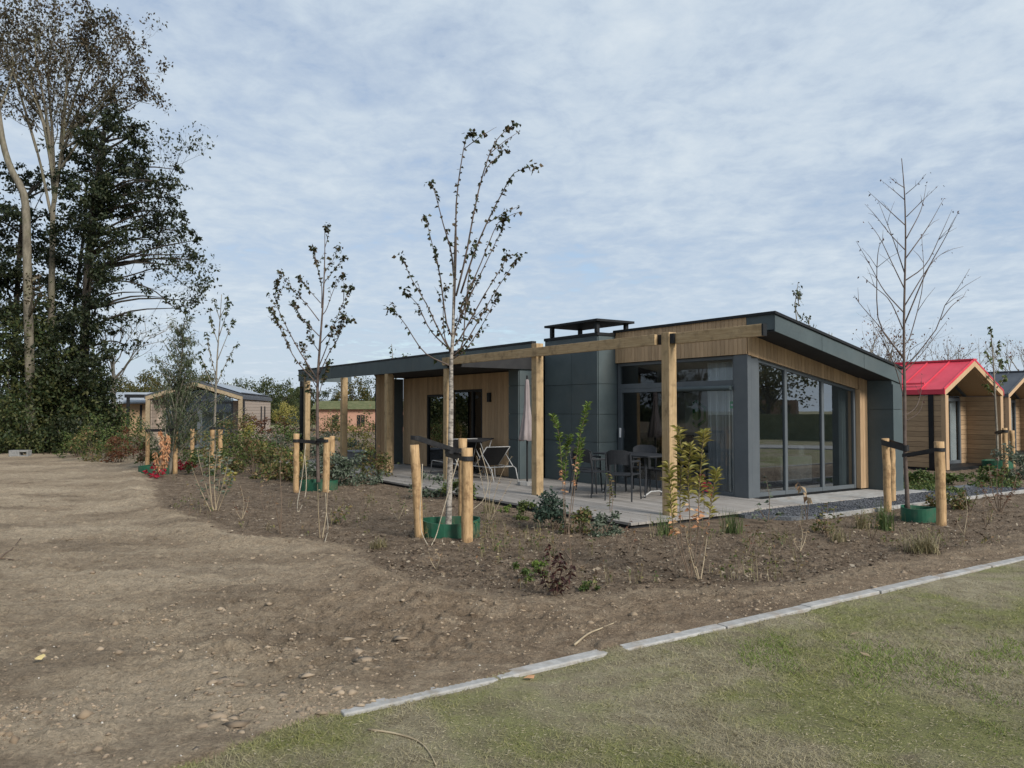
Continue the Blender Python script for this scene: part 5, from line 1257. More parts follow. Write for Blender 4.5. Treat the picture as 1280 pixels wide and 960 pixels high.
# ------------------------------------------------------------------ plants in the bed
def stem_plant(name, label, base_px, stems, leafm, leaf, per_m, seed, start=.3, lw=.3, rise=.6, lowm=None, low_to=.35, sr=.006, bark='twig', group=None, Yoff=0, cat='plant', spread=.06, drop=.0):
    """stems given as photo polylines rising from the base; leaves set along them, another kind of leaf lower down"""
    rng = random.Random(seed); nr = np.random.default_rng(seed)
    b = G(*base_px); b.z = ground_z(b.x, b.y)-.01; Y = b.y
    t = thing(name, label, cat, b, 0, group); mb = MB(); sets = {leafm: ([], []), lowm: ([], [])}
    for l in stems:
        pts = sub(branch_from_photo(l, Y, rng, spread*6), 12); pts = [p-b for p in pts]
        ln = sum((a-c).length for a, c in zip(pts, pts[1:]))
        mb.tube(pts, [sr*(1-.7*i/12) for i in range(13)], 5, cap=False)
        m = int(ln*per_m)
        for q in range(m):
            f = start+(1-start)*rng.random(); key = leafm
            if lowm and f < start+low_to*(1-start):
                if rng.random() < .55: continue
                key = lowm
            k = min(int(f*12), 11); p = pts[k].lerp(pts[k+1], f*12-k); a = q*2.4+rng.gauss(0,.4)
            sets[key][0].append(p); sets[key][1].append((math.cos(a), math.sin(a), (rise if key == leafm else rise*.1)-drop+rng.gauss(0,.25)))
    mb.build('stem', M[bark], t)
    for key, (P, D) in sets.items():
        if not P: continue
        L = nr.uniform(leaf[0], leaf[1], len(P))*(1 if key == leafm else .68); leaf_obj('foliage', np.array([tuple(p) for p in P]), np.array(D), L, L*(lw if key == leafm else .5), M[key], t, nr, droop=.25)
    return t
def tuft(label, base_px, ht, n, m, seed, spread=.8, w_=.006, group='grass tufts in the bed', name='grass_tuft', r0=.05):
    rng = np.random.default_rng(seed); b = G(*base_px); b.z = ground_z(b.x, b.y)-.01
    V = []; Fc = []
    for k in range(n):
        a = rng.uniform(0, 6.28); L = ht*rng.uniform(.5, 1.1); o = rng.uniform(0, spread); bx, by = rng.normal(0, r0, 2); s = np.array([-math.sin(a), math.cos(a), 0])*w_
        prev = None; i0 = len(V)
        for i in range(5):
            f = i/4; rr = L*o*(f**1.5)*.9; z = L*(f - .45*o*f*f*f)
            c = np.array([bx+math.cos(a)*rr, by+math.sin(a)*rr, z]); wv = s*(1-f*.9)
            V += [c-wv, c+wv]
        for i in range(4): Fc.append((i0+2*i, i0+2*i+1, i0+2*i+3, i0+2*i+2))
    o = link(name, np_mesh(name, np.array(V), np.array(Fc)), M[m], None, loc=b); tag(o, label, 'grass', group); return o
gs = 'stalks of leaves in the front of the bed'
stem_plant('leafy_plant', 'tall plant with two green leafy spires and orange lower leaves before the chimney', (706,668), [[(706,668),(704,620),(702,580),(698,540),(690,520)],[(710,668),(716,610),(722,560),(730,525),(735,505)],[(708,668),(706,620),(708,570),(712,545)],[(712,668),(718,615),(724,575),(728,550)]], 'lf_fresh', (.055,.10), 135, 401, .34, .22, .95, 'lf_orange', .16, group=gs)
stem_plant('leafy_plant', 'tall yellowing plant with feathery spires in front of the nearest porch post', (862,722), [[(862,722),(852,680),(850,620),(852,570),(848,535)],[(864,722),(872,670),(874,610),(878,560),(880,540)],[(866,722),(884,660),(892,610),(896,588)],[(861,722),(842,660),(838,610),(836,580)],[(864,720),(862,640),(860,590),(864,556)]], 'lf_yellow', (.06,.125), 120, 403, .30, .20, .8, 'lf_orange', .14, group=gs)
stem_plant('leafy_plant', 'slim single stalk with small leaves before the garden chairs', (763,645), [[(763,645),(762,625),(762,605),(760,592)],[(764,645),(766,620),(764,602)]], 'lf_mix', (.04,.07), 40, 405, .2, .45, .2, group=gs)
stem_plant('flower_stem', 'drooping pale dry flower heads on a bent stem before the side window', (1008,650), [[(1008,650),(1006,630),(1003,612),(995,600)],[(1009,650),(1010,630),(1008,618)]], 'lf_dry', (.08,.13), 9, 407, .55, .6, -.8, group=gs)
stem_plant('climbing_plant', 'trailing plant with small pale leaves at the glazed corner', (960,652), [[(960,652),(962,630),(960,610),(955,590)],[(960,652),(948,648),(940,642)],[(962,652),(972,645),(978,640)],[(958,650),(950,638),(946,630)]], 'lf_silver', (.045,.08), 34, 409, .15, .6, .1, group=gs)
stem_plant('leafy_plant', 'pinkish stemmed plant with pale seed heads before the gravel', (1034,672), [[(1034,672),(1030,650),(1026,632)],[(1036,672),(1040,650),(1044,634)],[(1034,672),(1035,650),(1034,628)],[(1035,672),(1046,655),(1050,642)],[(1033,672),(1024,655),(1020,645)]], 'lf_mix', (.045,.08), 38, 411, .2, .4, .5, group=gs)
stem_plant('dry_plant', 'dark maroon withered plant in the front of the bed', (692,744), [[(692,744),(690,720),(688,696),(684,680)],[(694,744),(700,720),(706,700)],[(690,744),(680,725),(676,712)],[(695,744),(712,722),(716,704)],[(692,744),(695,715),(700,690)]], 'lf_maroon', (.04,.07), 75, 413, .08, .45, -.1, group=gs)
stem_plant('sapling', 'bare thin sapling stem standing beside the maroon plant', (714,712), [[(714,712),(713,690),(711,660),(712,630)],[(714,700),(706,688),(702,676)]], 'lf_dry', (.03,.05), 6, 415, .4, .5, .3, sr=.009, bark='twig', group='bare sapling stems')
stem_plant('sapling', 'pair of thin pale stems in front of the yellowing plant', (876,724), [[(874,724),(868,700),(860,675)],[(876,724),(880,700),(884,670)],[(872,724),(862,690),(856,660)]], 'lf_dry', (.03,.05), 12, 417, .3, .5, .3, sr=.006, bark='twig_pale', group='bare sapling stems')
stem_plant('twiggy_shrub', 'fan of bare pale stems with a few leaves near the left cabin', (268,640), [[(268,640),(258,610),(250,580),(246,560)],[(266,640),(262,600),(262,570),(264,545)],[(270,640),(274,605),(276,575)],[(272,640),(284,610),(292,590)],[(264,640),(252,615),(240,585)],[(270,640),(268,600),(272,560)],[(268,640),(280,600),(286,570)]], 'lf_silver', (.05,.09), 34, 419, .3, .4, .4, sr=.009, bark='twig_pale', group='twiggy shrubs along the path')
stem_plant('twiggy_shrub', 'small yellow leaved shoot right of the pale bare fan', (283,612), [[(283,612),(282,600),(284,582)],[(284,612),(290,600),(291,588)]], 'lf_yellow', (.07,.12), 40, 421, .2, .6, .1, group='twiggy shrubs along the path')
stem_plant('twiggy_shrub', 'small yellowish shoot between the two staked trees', (425,656), [[(425,656),(424,645),(427,632)],[(426,656),(432,645),(436,634)],[(424,656),(418,648),(416,640)]], 'lf_mix', (.04,.07), 60, 423, .2, .5, .1, group='twiggy shrubs along the path')
stem_plant('sapling', 'thin dark sapling twigs in the bed left of the porch tree', (350,668), [[(350,668),(352,630),(350,590),(353,560)],[(351,668),(346,640),(342,615)]], 'lf_dry', (.03,.05), 4, 425, .4, .5, .3, sr=.008, bark='twig', group='bare sapling stems')
stem_plant('sapling', 'two straight bare stems before the slender porch tree', (402,672), [[(400,672),(398,640),(397,605)],[(403,672),(408,640),(410,600)]], 'lf_dry', (.03,.05), 3, 427, .4, .5, .3, sr=.008, bark='twig_pale', group='bare sapling stems')
stem_plant('sapling', 'tall feathery dry stems behind the nearest stake of the maple', (612,650), [[(612,650),(618,620),(628,590),(640,570)],[(610,650),(606,620),(600,590),(596,570)],[(614,650),(626,625),(640,600)],[(611,650),(612,615),(616,585)]], 'lf_dry', (.03,.05), 26, 429, .3, .2, .5, sr=.005, bark='twig_pale', group='bare sapling stems')
stem_plant('twiggy_shrub', 'leafless bushy shrub at the right edge of the bed', (1248,640), [[(1248,640),(1240,610),(1236,580)],[(1250,640),(1252,610),(1258,575)],[(1246,640),(1232,618),(1224,600)],[(1252,640),(1266,612),(1272,590)],[(1249,640),(1246,605),(1248,570)],[(1250,640),(1262,620),(1278,606)]], 'lf_rust', (.03,.055), 40, 431, .25, .5, .2, sr=.008, bark='twig', group='twiggy shrubs along the path')
stem_plant('twiggy_shrub', 'thin leafless shrub before the red roofed cabin, right of the knotty stake', (1212,640), [[(1212,640),(1208,622),(1206,606)],[(1213,640),(1220,622),(1222,604)],[(1211,640),(1200,626),(1196,616)]], 'lf_mix', (.03,.055), 40, 433, .25, .5, .2, sr=.007, bark='twig', group='twiggy shrubs along the path')
SAP = [((455,640),[(455,640),(452,620),(454,598)],'thin bare twig in the bed between the porch tree and the maple'),((302,650),[(302,650),(305,628),(300,606)],'thin bare twig beside the pale fan of stems'),
 ((330,640),[(330,640),(326,615),(331,592)],'slim twig before the shrubs left of the porch tree'),((498,650),[(498,650),(500,628),(496,610)],'slim twig in the bed left of the maple stakes'),
 ((936,690),[(936,690),(938,672),(934,655)],'slim twig in front of the corner grass tuft'),((1000,690),[(1000,690),(1003,668),(999,650)],'bare twig in the bed below the dry flower heads'),
 ((1090,676),[(1090,676),(1086,655),(1091,636)],'bare twig left of the tall bare tree ring'),((1205,668),[(1205,668),(1209,640),(1206,615)],'bare twig between the knotty stake and the right edge'),
 ((1232,660),[(1232,660),(1229,630),(1233,604)],'bare upright twig before the leafless bushy shrub'),((630,690),[(630,690),(633,668),(628,650)],'bare twig right of the maple ring'),
 ((786,690),[(786,690),(783,668),(788,648)],'bare twig between the two tall leafy plants'),((545,712),[(545,712),(549,698),(543,686)],'short bare twig in front of the maple ring'),((235,648),[(235,648),(238,625),(232,603)],'short twig at the path edge near the fan of stems')]
for i_, (bp2, l_, lb_) in enumerate(SAP):
    x0_, y0_ = l_[0]; more = [[(x0_,y0_),(x0_+6,y0_-14),(x0_+9,y0_-28)],[(x0_,y0_),(x0_-7,y0_-12),(x0_-9,y0_-22)]]
    stem_plant('sapling', lb_, bp2, [l_]+more[:1+i_ % 2], ('lf_mix','lf_rust','lf_dry')[i_ % 3], (.025,.05), 22, 900+i_, .35, .5, .3, sr=.005, bark=('twig','twig_pale')[i_ % 2], group='bare sapling stems')
def bpx(px, py): b = G(px, py); b.z = ground_z(b.x, b.y)-.01; return b
gl = 'low shrubs in the planting bed'
BS = [('low_shrub','blue green low shrub below the leafy spires',(697,660),.60,.5,.50,'lf_blue',900,(.04,.07)),
 ('low_shrub','small yellow green clump at the deck edge by the second post',(656,648),.5,.4,.26,'lf_green',520,(.03,.055)),
 ('low_shrub','spreading grey green clump before the deck corner',(752,670),.62,.5,.34,'lf_silver',700,(.035,.06)),
 ('low_shrub','mixed green clump beside the leafy spires, left of the deck corner',(726,668),.5,.45,.34,'lf_mix',520,(.035,.06)),
 ('low_shrub','flat patch of weeds with small leaves in the front of the bed',(648,722),.55,.4,.13,'lf_green',420,(.025,.045)),
 ('low_shrub','bright green weed right of the flat patch in the front bed',(672,712),.2,.2,.12,'lf_fresh',130,(.03,.05)),
 ('low_shrub','small green weed beside the maroon plant',(735,738),.28,.25,.09,'lf_green',150,(.02,.04)),
 ('low_shrub','silvery low shrub before the porch deck, right of the slender tree',(440,606),1.2,.8,.62,'lf_silver',1500,(.05,.09)),
 ('low_shrub','leafy shrub at the deck edge behind the front maple stakes',(545,622),1.0,.6,.42,'lf_silver',1000,(.045,.08)),
 ('low_shrub','green shrub at the deck edge right behind the maple trunk',(575,626),.6,.5,.40,'lf_green',600,(.045,.08)),
 ('low_shrub','taller shrub with mixed leaves beside the far porch post',(470,598),1.0,.8,.8,'lf_mix',1200,(.05,.09)),
 ('low_shrub','green climbing shrub round the slender staked tree',(400,608),.8,.7,.95,'lf_silver',1100,(.05,.09)),
 ('low_shrub','green shrub just behind the left stake of the slender tree',(352,603),1.0,.9,.8,'lf_mix',1300,(.05,.09)),
 ('low_shrub','tiny green sprig at the deck edge left of the second post',(634,640),.22,.2,.15,'lf_fresh',120,(.03,.05)),
 ('low_shrub','yellowish shrub at the right below the side window gravel',(1030,668),.3,.3,.16,'lf_mix',200,(.03,.05)),
 ('low_shrub','yellow green shrub right of the tall bare tree ring',(1195,636),.8,.6,.36,'lf_mix',700,(.04,.07)),
 ('low_shrub','green shrub beside the path before the red roofed cabin',(1238,604),.9,.7,.35,'lf_green',700,(.05,.09)),
 ('low_shrub','low green plants at the gable corner of the red roofed cabin',(1160,604),1.4,.9,.36,'lf_green',1000,(.05,.09)),
 ('low_shrub','leafy plants at the right edge before the dark roofed cabin',(1272,600),1.0,.8,.75,'lf_silver',1000,(.05,.09))]
for i, (nm, lb, px, wd, dp, ht, m, n, lf) in enumerate(BS): bush(nm, lb, 'shrub', bpx(*px), wd, dp, ht, m, n, lf, 500+i, 'twig', gl, .55, .16, .0, 8, .006)
gb_ = 'shrubs in the far planting'
FB = [('lf_yellow',378,(604),20.0,.9,.7,'thin yellow shrub left of the slender staked tree'),('lf_yellow',308,574,23.2,1.0,1.25,'yellow leaved shrub before the left cabin corner'),('lf_rust',318,566,26.0,1.1,1.5,'rust tinted shrub against the siding of the left cabin'),('lf_yellow',446,575,25.5,1.1,1.2,'yellow shrub in the open bay of the porch'),('lf_mix',118,(575),24.5,1.6,1.1,'yellow brown shrub at the foot of the wood edge'),('lf_rust',150,576,24.0,1.2,1.0,'rusty shrub left of the willow stakes'),('lf_green',165,572,25.5,1.8,1.5,'green shrub behind the left willow stake'),
 ('lf_green',100,572,26.5,1.4,1.0,'small green shrub before the dark wood'),('lf_green',136,570,27,2.0,1.5,'green shrub below the distant canopy cabin'),('lf_mix',240,572,26,1.6,1.3,'mixed green shrub right of the willow'),
 ('lf_mix',290,578,24,1.7,1.3,'yellow green shrub before the corner of the left cabin'),('lf_green',315,582,22.6,1.8,1.3,'green shrub before the siding of the left cabin'),('lf_rust',335,572,25,1.7,1.5,'reddish shrub at the far corner of the left cabin'),
 ('lf_green',345,590,20.8,1.7,1.15,'broad green shrub left of the porch end column'),('lf_mix',318,596,20,1.4,.9,'speckled yellow shrub in front of the left cabin planting'),('lf_mix',300,566,27.5,1.7,1.4,'yellowing shrub close under the left cabin wall'),
 ('lf_silver',362,572,25,1.6,1.6,'silvery shrub beside the dark porch end column'),('lf_mix',400,566,27,1.9,1.7,'green and yellow shrub beyond the porch, near the far post'),('lf_mix',432,568,27.5,1.9,1.6,'broad mixed shrub beyond the open porch bay'),('lf_mix',458,570,28,1.8,1.7,'yellow green shrub beside the clad porch screen'),
 ('lf_silver',415,580,24.5,1.6,1.1,'grey green shrub at the far end of the deck'),('lf_green',205,585,21.5,1.4,.8,'green shrub behind the red leaved plant'),('lf_green',256,598,19.5,1.2,.7,'low green shrub between the two left stakes groups'),('lf_mix',335,604,18.6,1.3,.7,'low mixed shrub at the bed edge left of the porch tree')]
for i, (m, px, py, Y, wd, ht, lb) in enumerate(FB):
    p = at(px, 560, Y); bush('shrub', lb, 'shrub', (p.x, p.y, -.02), wd, wd*.8, ht, m, int(620*wd), (.055,.10), 600+i, 'twig', gb_, .55, .13, -.1, 20, .009)
stem_plant('shrub', 'tall stalk of hanging orange leaves by the left willow stake', (202,596), [[(202,596),(203,575),(202,552),(200,538)],[(204,596),(208,575),(210,555),(209,542)],[(200,596),(196,580),(194,565)],[(205,596),(206,570),(205,545)]], 'lf_orange', (.065,.11), 120, 701, .2, .38, -.7, group='shrubs in autumn colour')
stem_plant('shrub', 'low bright red leaved shrub right of the willow stakes', (233,588), [[(228,588),(232,582),(238,574)],[(233,588),(236,580),(243,577)],[(230,588),(226,580),(222,574)],[(236,588),(240,584),(245,580)],[(226,588),(222,584),(216,580)]], 'lf_red', (.06,.10), 130, 703, .1, .5, .0, group='shrubs in autumn colour')
stem_plant('shrub', 'small red leaved shrub below the orange leaves', (197,598), [[(197,598),(194,588),(190,580)],[(198,598),(202,590),(206,586)],[(196,598),(186,592),(182,588)]], 'lf_red', (.07,.12), 60, 705, .1, .5, .0, group='shrubs in autumn colour')
stem_plant('shrub', 'red leaved sprig between the orange stalk and the right willow stake', (214,590), [[(214,590),(213,575),(212,560)],[(215,590),(217,572),(219,558)]], 'lf_red', (.07,.12), 60, 707, .3, .5, .0, group='shrubs in autumn colour')
stem_plant('shrub', 'thin red shrub left of the willow stakes', (176,588), [[(176,588),(174,565),(172,545)],[(177,588),(180,565),(182,548)]], 'lf_rust', (.06,.10), 60, 709, .2, .5, .0, group='shrubs in autumn colour')
stem_plant('leafy_plant', 'reddish pink leaves beside the yellowing spires', (884,640), [[(880,655),(880,620),(877,590)],[(886,655),(888,625),(886,600)]], 'lf_red', (.05,.08), 30, 711, .5, .45, .0, group=gs)
tuft('green grass tuft at the deck corner beside the nearest post', (831,668), .36, 90, 'lf_grass', 801)
tuft('green grass tuft before the dark glazed corner', (915,667), .36, 80, 'lf_grass', 803, .7)
tuft('green and straw tuft at the left stake of the tall bare tree', (1105,662), .42, 110, 'lf_grass', 805, .9)
tuft('wide straw coloured tuft in front of the green ring of the bare tree', (1152,688), .34, 170, 'lf_straw', 807, 1.5, r0=.09)
tuft('small dry tuft near the left stake of the front maple', (474,688), .17, 90, 'lf_straw', 809, 1.3)
tuft('dry tuft at the deck edge behind the maple stakes', (612,640), .26, 60, 'lf_straw', 811, .8)
tuft('straw tuft among the weeds right of the bare tree', (1078,662), .30, 70, 'lf_straw', 813, .9)
tuft('pale grass tuft before the gravel near the side window', (1048,678), .24, 50, 'lf_straw', 815, .9)
# weeds carpet near the red roofed cabin
def weeds():
    rng = np.random.default_rng(21); n = 5200
    px = rng.uniform(1130, 1275, n); py = rng.uniform(598, 624, n); P = []
    for a, b_ in zip(px, py):
        q = G(a, b_); u_, v_ = frame_uv(q.x, q.y)
        if (q.y < 26) and u_ > -1.6-.05*(v_-4) and v_ > 4.2: P.append((q.x, q.y, 0))
    P = np.array(P); k = vnoise(P[:,0]*1.1, P[:,1]*1.1, 3) > -.15; P = P[k]; P[:,2] = ground_info(P[:,0], P[:,1])[0]+rng.uniform(0,.10,len(P))
    L = rng.uniform(.05,.11,len(P)); V, Fc = leaves_np(P, rng.normal(size=(len(P),3))+np.array([0,0,.5]), L, L*.5, rng)
    tag(link('weeds', np_mesh('weeds', V, Fc), M['lf_green']), kind='stuff')
weeds()

# ------------------------------------------------------------------ small things on the ground
p = G(25, 570); cb = thing('concrete_block', 'grey hollow concrete block lying before the ivy', 'block', (p.x, p.y, -.03), .1); cb.scale = (.72,.72,.78)
MB().box((-.42,-.2,0),(.05,.2,.30)).box((.05,-.2,0),(.44,.2,.07)).box((.05,-.2,.22),(.44,.2,.30)).box((.38,-.2,.07),(.44,.2,.22)).build('body', varied('grey_block', (.17,.17,.165), (.26,.26,.25), 12, .9, bump=.3), cb, bevel=.01)
def on_ground(px, py, dz=0): b = G(px, py); b.z = ground_z(b.x, b.y)+dz; b2_ = G(px, py, b.z); b2_.z = ground_z(b2_.x, b2_.y)+dz; return b2_
yl = on_ground(49, 827, .012)
mb = MB().add([(-.035,0,0),(-.015,-.028,.012),(.03,-.022,.006),(.05,.006,.022),(.02,.03,.016),(-.018,.026,.004),(0,0,.006)], [(6,0,1),(6,1,2),(6,2,3),(6,3,4),(6,4,5),(6,5,0)])
o = mb.build('fallen_leaf', leafmat('bright_yellow_leaf', [(.80,.56,.03)], .3), loc=yl+Vector((0,0,.012))); o.scale = (.85,.85,1); o.rotation_euler = (.35,0,0); tag(o, 'bright yellow fallen leaf on the bare soil at the left', 'leaf')
ol = on_ground(660, 848, .012)
o = MB().add([(-.03,0,0),(-.01,-.022,.01),(.035,-.012,.004),(.04,.01,.018),(.005,.026,.012),(0,0,.004)], [(5,0,1),(5,1,2),(5,2,3),(5,3,4),(5,4,0)]).build('fallen_leaf', M['lf_orange'], loc=ol); tag(o, 'orange fallen leaf on the lawn just below the kerb', 'leaf')
for px, py, lb in ((1082,819,'yellowish fallen leaf in the middle of the lawn'),(1068,793,'small tan leaf on the lawn, nearer to the kerb')):
    q = on_ground(px, py, .015); o = MB().add([(-.04,0,0),(0,-.016,.01),(.05,0,.012),(0,.018,.006)], [(0,1,2),(0,2,3)]).build('fallen_leaf', M['lf_dry'], loc=q, rz=2.2 if px > 1075 else .4); tag(o, lb, 'leaf')
def twig(label, pxs, r=.008, m='twig'):
    pts = [on_ground(x, y, r) for x, y in pxs]; o = MB().tube(sub(pts, 12), [r*(1-.5*i/12) for i in range(13)], 6).build('twig', M[m], None, smooth_=True); tag(o, label, 'twig', 'fallen twigs on the ground')
twig('dark crooked twig at the left edge of the path', [(-4,700),(8,692),(14,686),(26,672)], .012)
twig('second dark twig lying across the left edge of the path', [(-4,697),(6,698),(18,700)], .010)
twig('straight pale stick on the soil near the kerb', [(718,804),(735,795),(752,784),(770,774)], .008, 'twig_pale')
twig('thin curved root lying on the lawn at the bottom', [(460,912),(490,916),(520,925),(535,938),(545,956)], .006, 'twig_pale')
twig('short dark twig in the soil below the bed', [(395,775),(402,768),(414,764)], .006)
twig('bare twig lying beside the maroon plant', [(700,690),(706,702),(712,712)], .006, 'twig_pale')

# thin dry stems and seedling weeds all over the bed, too many to count
def bed_weeds():
    r = np.random.default_rng(44); X = r.uniform(150, 1275, 2600); Y_ = 596+150*r.uniform(0,1,2600)**.9
    P = np.array([tuple(G(a_, b_)) for a_, b_ in zip(X, Y_)]); h, mul, mud, dark_patch, lawn, bd = ground_info(P[:,0], P[:,1]); P[:,2] = h
    u_, v_ = frame_uv(P[:,0], P[:,1])
    k = (~lawn) & (bd > .15) & ~((v_ > -3.85) & (u_ > -2.0) & (u_ < 15.3) & (v_ < 7)) & (fbm(P[:,0]*1.1, P[:,1]*1.1, 170, 2) > r.uniform(.0,.9,len(P)))
    P = P[k]; V, F, LP, LD = [], [], [], []
    for p in P:
        ht = r.uniform(.05,.28)*(1.25 if r.random() < .2 else .8)
        for _ in range(r.integers(2, 6)):
            a_ = r.uniform(0, 6.28); ln = r.uniform(.05,.45)*ht; s = np.array([-math.sin(a_), math.cos(a_), 0])*.0028; i0 = len(V); o = np.append(r.normal(0,.02,2), 0)
            for f in (0, .5, 1):
                c = p+o+np.array([math.cos(a_)*ln*f**1.4, math.sin(a_)*ln*f**1.4, ht*f*r.uniform(.85,1.05)-.01]); V += [c-s*(1-.6*f), c+s*(1-.6*f)]
            F += [(i0,i0+1,i0+3,i0+2),(i0+2,i0+3,i0+5,i0+4)]
            for _ in range(r.integers(0, 4)): LP.append(c*.0+p+o+np.array([math.cos(a_)*ln, math.sin(a_)*ln, ht])*r.uniform(.3,1)); LD.append(r.normal(size=3))
    tag(link('dry_weeds', np_mesh('dry_weeds', np.array(V), np.array(F)), M['lf_straw']), kind='stuff')
    L = r.uniform(.02,.05,len(LP)); Vv, Ff = leaves_np(np.array(LP), np.array(LD), L, L*.5, r)
    tag(link('seedling_leaves', np_mesh('seedling_leaves', Vv, Ff), M['lf_mix']), kind='stuff')
bed_weeds()
# soil lumps, bark litter and grass, too many to count
rg = np.random.default_rng(99)
def px_ground(r, n, x0, x1, y0, y1, pw=1.0):
    X = r.uniform(x0, x1, n); Yp = y0+(y1-y0)*r.uniform(0, 1, n)**pw
    P = np.array([tuple(G(a, b_)) for a, b_ in zip(X, Yp)]); h, mul, mud, dark_patch, lawn, bd = ground_info(P[:,0], P[:,1]); P[:,2] = h
    return P, mul, lawn, bd, mud
def clod_pts(r, n):
    P, mul, lawn, bd, mud = px_ground(r, n, -320, 1400, 600, 985)
    k = (~lawn) & (mul < .42) & ((fbm(P[:,0]*1.3, P[:,1]*1.3, 120, 3) + .12*mud + .4*np.exp(-((bd+.3)/.35)**2)) > r.uniform(-.35, .75, len(P)))
    P = P[k]; P[:,2] -= .001; return P
tag(scatter_stones('soil_clods', 90000, clod_pts, lambda r, n: np.clip(.0052*np.exp(r.normal(0,.70,n)), .002, .034), M['clod'], .5, 17), kind='stuff')
def clump_pts(r, n):
    P, mul, lawn, bd, mud = px_ground(r, n, -200, 1400, 640, 985)
    k = (~lawn) & (mul < .55) & (.55*np.exp(-((bd+.35)/.3)**2)*(P[:,0] < 1) + smooth(.05, .4, fbm(P[:,0]*1.0, P[:,1]*1.4, 122, 3)) > r.uniform(.25, 1.2, len(P))); P = P[k]; P[:,2] -= .006; return P
tag(scatter_stones('earth_clumps', 9000, clump_pts, lambda r, n: np.clip(.011*np.exp(r.normal(0,.5,n)), .005, .045), M['clump'], .6, 23, .5), kind='stuff')
def slab_pts(r, n):
    t_ = r.uniform(0, 1, n); c = np.array([(330,905),(430,870),(520,855),(590,842),(640,800),(700,790)])
    k = np.minimum((t_*5).astype(int), 4); f = t_*5-k; X = c[k,0]*(1-f)+c[k+1,0]*f + r.normal(0,42,n); Y_ = c[k,1]*(1-f)+c[k+1,1]*f + r.normal(0,24,n)
    P = np.array([tuple(G(a_, b_)) for a_, b_ in zip(X*.72, Y_)]); gi_ = ground_info(P[:,0], P[:,1]); P[:,2] = gi_[0]-.001; return P[~gi_[4]]
tag(scatter_stones('dried_mud', 170, slab_pts, lambda r, n: np.clip(.022*np.exp(r.normal(0,.6,n)), .008, .07), M['clod'], .16, 19), kind='stuff')
def pebble_pts(r, n):
    P, mul, lawn, bd, mud = px_ground(r, n, -320, 1400, 600, 985); return P[~lawn]
tag(scatter_stones('pebbles', 420, pebble_pts, lambda r, n: r.uniform(.004,.010,n), varied('pale_pebble', (.36,.33,.28), (.55,.52,.46), 9, .8, bump=0, island=.3), .7, 18), kind='stuff')
P, mul, lawn, bd, mud = px_ground(rg, 90000, -250, 1420, 574, 790)
k = (~lawn) & (mul > rg.uniform(.3, .8, len(P))); P = P[k]; uu, vv = frame_uv(P[:,0], P[:,1])
k = ~((vv > -3.8) & (uu > -1.95) & (uu < 15.2) & (vv < 7)); P = P[k]; n = len(P)
P[:,2] += rg.uniform(.002,.018,n); L = np.clip(.026*np.exp(rg.normal(0,.45,n)), .01, .08)
V, Fc = leaves_np(P, rg.normal(size=(n,3))*np.array([1,1,.28]), L, L*rg.uniform(.2,.6,n), rg, .1, 0)
tag(link('bark_litter', np_mesh('bark_litter', V, Fc), M['litter']), kind='stuff')
P, mul, lawn, bd, mud = px_ground(rg, 210000, -150, 1430, 680, 990)
P = P[lawn]; uu, vv = frame_uv(P[:,0], P[:,1])
dn = .5+.5*fbm(P[:,0]*.9, P[:,1]*.9, 130, 4)+.25*fbm(P[:,0]*4, P[:,1]*4, 131, 3)
k = dn > rg.uniform(.15, .95, len(P)); P = P[k]; dn = dn[k]; n = len(P)
def blades(name, P, ht, wd, m, rng, lean):
    n = len(P); a = rng.uniform(0, 6.28, n); s = np.stack([np.cos(a), np.sin(a), np.zeros(n)], 1)*wd[:, None]
    tip = P + np.stack([rng.normal(0,lean,n)*ht, rng.normal(0,lean,n)*ht, ht], 1)
    V = np.stack([P-s, P+s, tip], 1).reshape(-1, 3); V[:, 2] -= .001
    return tag(link(name, np_mesh(name, V, np.arange(n*3).reshape(-1, 3)), m), kind='stuff')
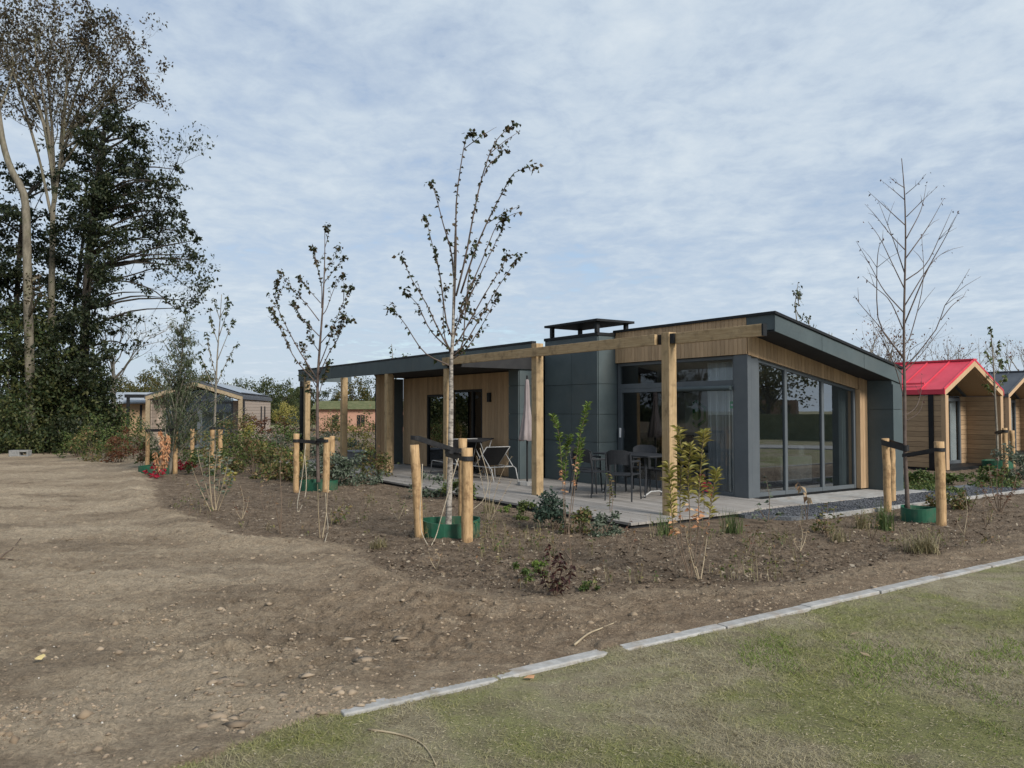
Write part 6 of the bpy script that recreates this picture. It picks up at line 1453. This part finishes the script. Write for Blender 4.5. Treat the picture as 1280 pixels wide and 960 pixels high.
def blade_material(name, greens, straws):
    m = leafmat(name, greens, .25, .8, .9); t = m.node_tree
    co = [n for n in t.nodes if n.type == 'TEX_COORD'][0].outputs['Object']
    e = math_node(t, 'ADD', math_node(t, 'MULTIPLY', noise(t, co, .75, 5, .6, .5), .75), math_node(t, 'MULTIPLY', noise(t, co, 4.5, 5, .65), .25))
    hs = [n for n in t.nodes if n.type == 'HUE_SAT'][0]; src = hs.inputs['Color'].links[0].from_socket
    rnd = [n for n in t.nodes if n.type == 'NEW_GEOMETRY'][0].outputs['Random Per Island']
    st_ = ramp(t, rnd, [((i+.5)/len(straws), c) for i, c in enumerate(straws)])
    t.links.new(mixc(t, ramp(t, e, [(.46, (0,)*3), (.58, (1,)*3)]), st_, src), hs.inputs['Color']); return m
M['blade'] = blade_material('lawn_blade', [(.145,.165,.046),(.205,.22,.064),(.265,.26,.09),(.33,.305,.138)], [(.31,.27,.165),(.41,.36,.24),(.24,.205,.125),(.33,.30,.17)])
M['blade_lush'] = leafmat('lush_blade', [(.12,.19,.03),(.165,.235,.042),(.21,.27,.06)], .3, .8, .9)
M['thatch'] = leafmat('lawn_thatch', [(.27,.235,.155),(.34,.30,.20),(.20,.17,.11),(.38,.34,.24)], .1, .9, .9)
dist = np.hypot(P[:,0], P[:,1])
blades('grass', P, rg.uniform(.010,.030,n)*(.7+.5*dn), .0009+.00035*dist*rg.uniform(.6,1.2,n), M['blade'], rg, 1.6)
lush = fbm(P[:,0]*.85+4, P[:,1]*.85, 150, 3) + .4*fbm(P[:,0]*3, P[:,1]*3, 151, 2) > .40 + .18*rg.random(len(P))
Q = P[lush] + rg.normal(0, .03, (lush.sum(), 3))*np.array([1,1,0]); nq = len(Q); dq = np.hypot(Q[:,0], Q[:,1])
blades('lush_grass', Q, rg.uniform(.014,.034,nq), .0010+.00035*dq, M['blade_lush'], rg, .9)
P2, mul, lawn, bd, mud = px_ground(rg, 36000, -150, 1430, 680, 990); P2 = P2[lawn]; n = len(P2); d2 = np.hypot(P2[:,0], P2[:,1])
L = rg.uniform(.012,.032,n); V, Fc = leaves_np(P2+np.array([0,0,.006]), rg.normal(size=(n,3))*np.array([1,1,.25]), L, .0014+.0004*d2, rg, .05, 0)
tag(link('lawn_thatch', np_mesh('lawn_thatch', V, Fc), M['thatch']), kind='stuff')
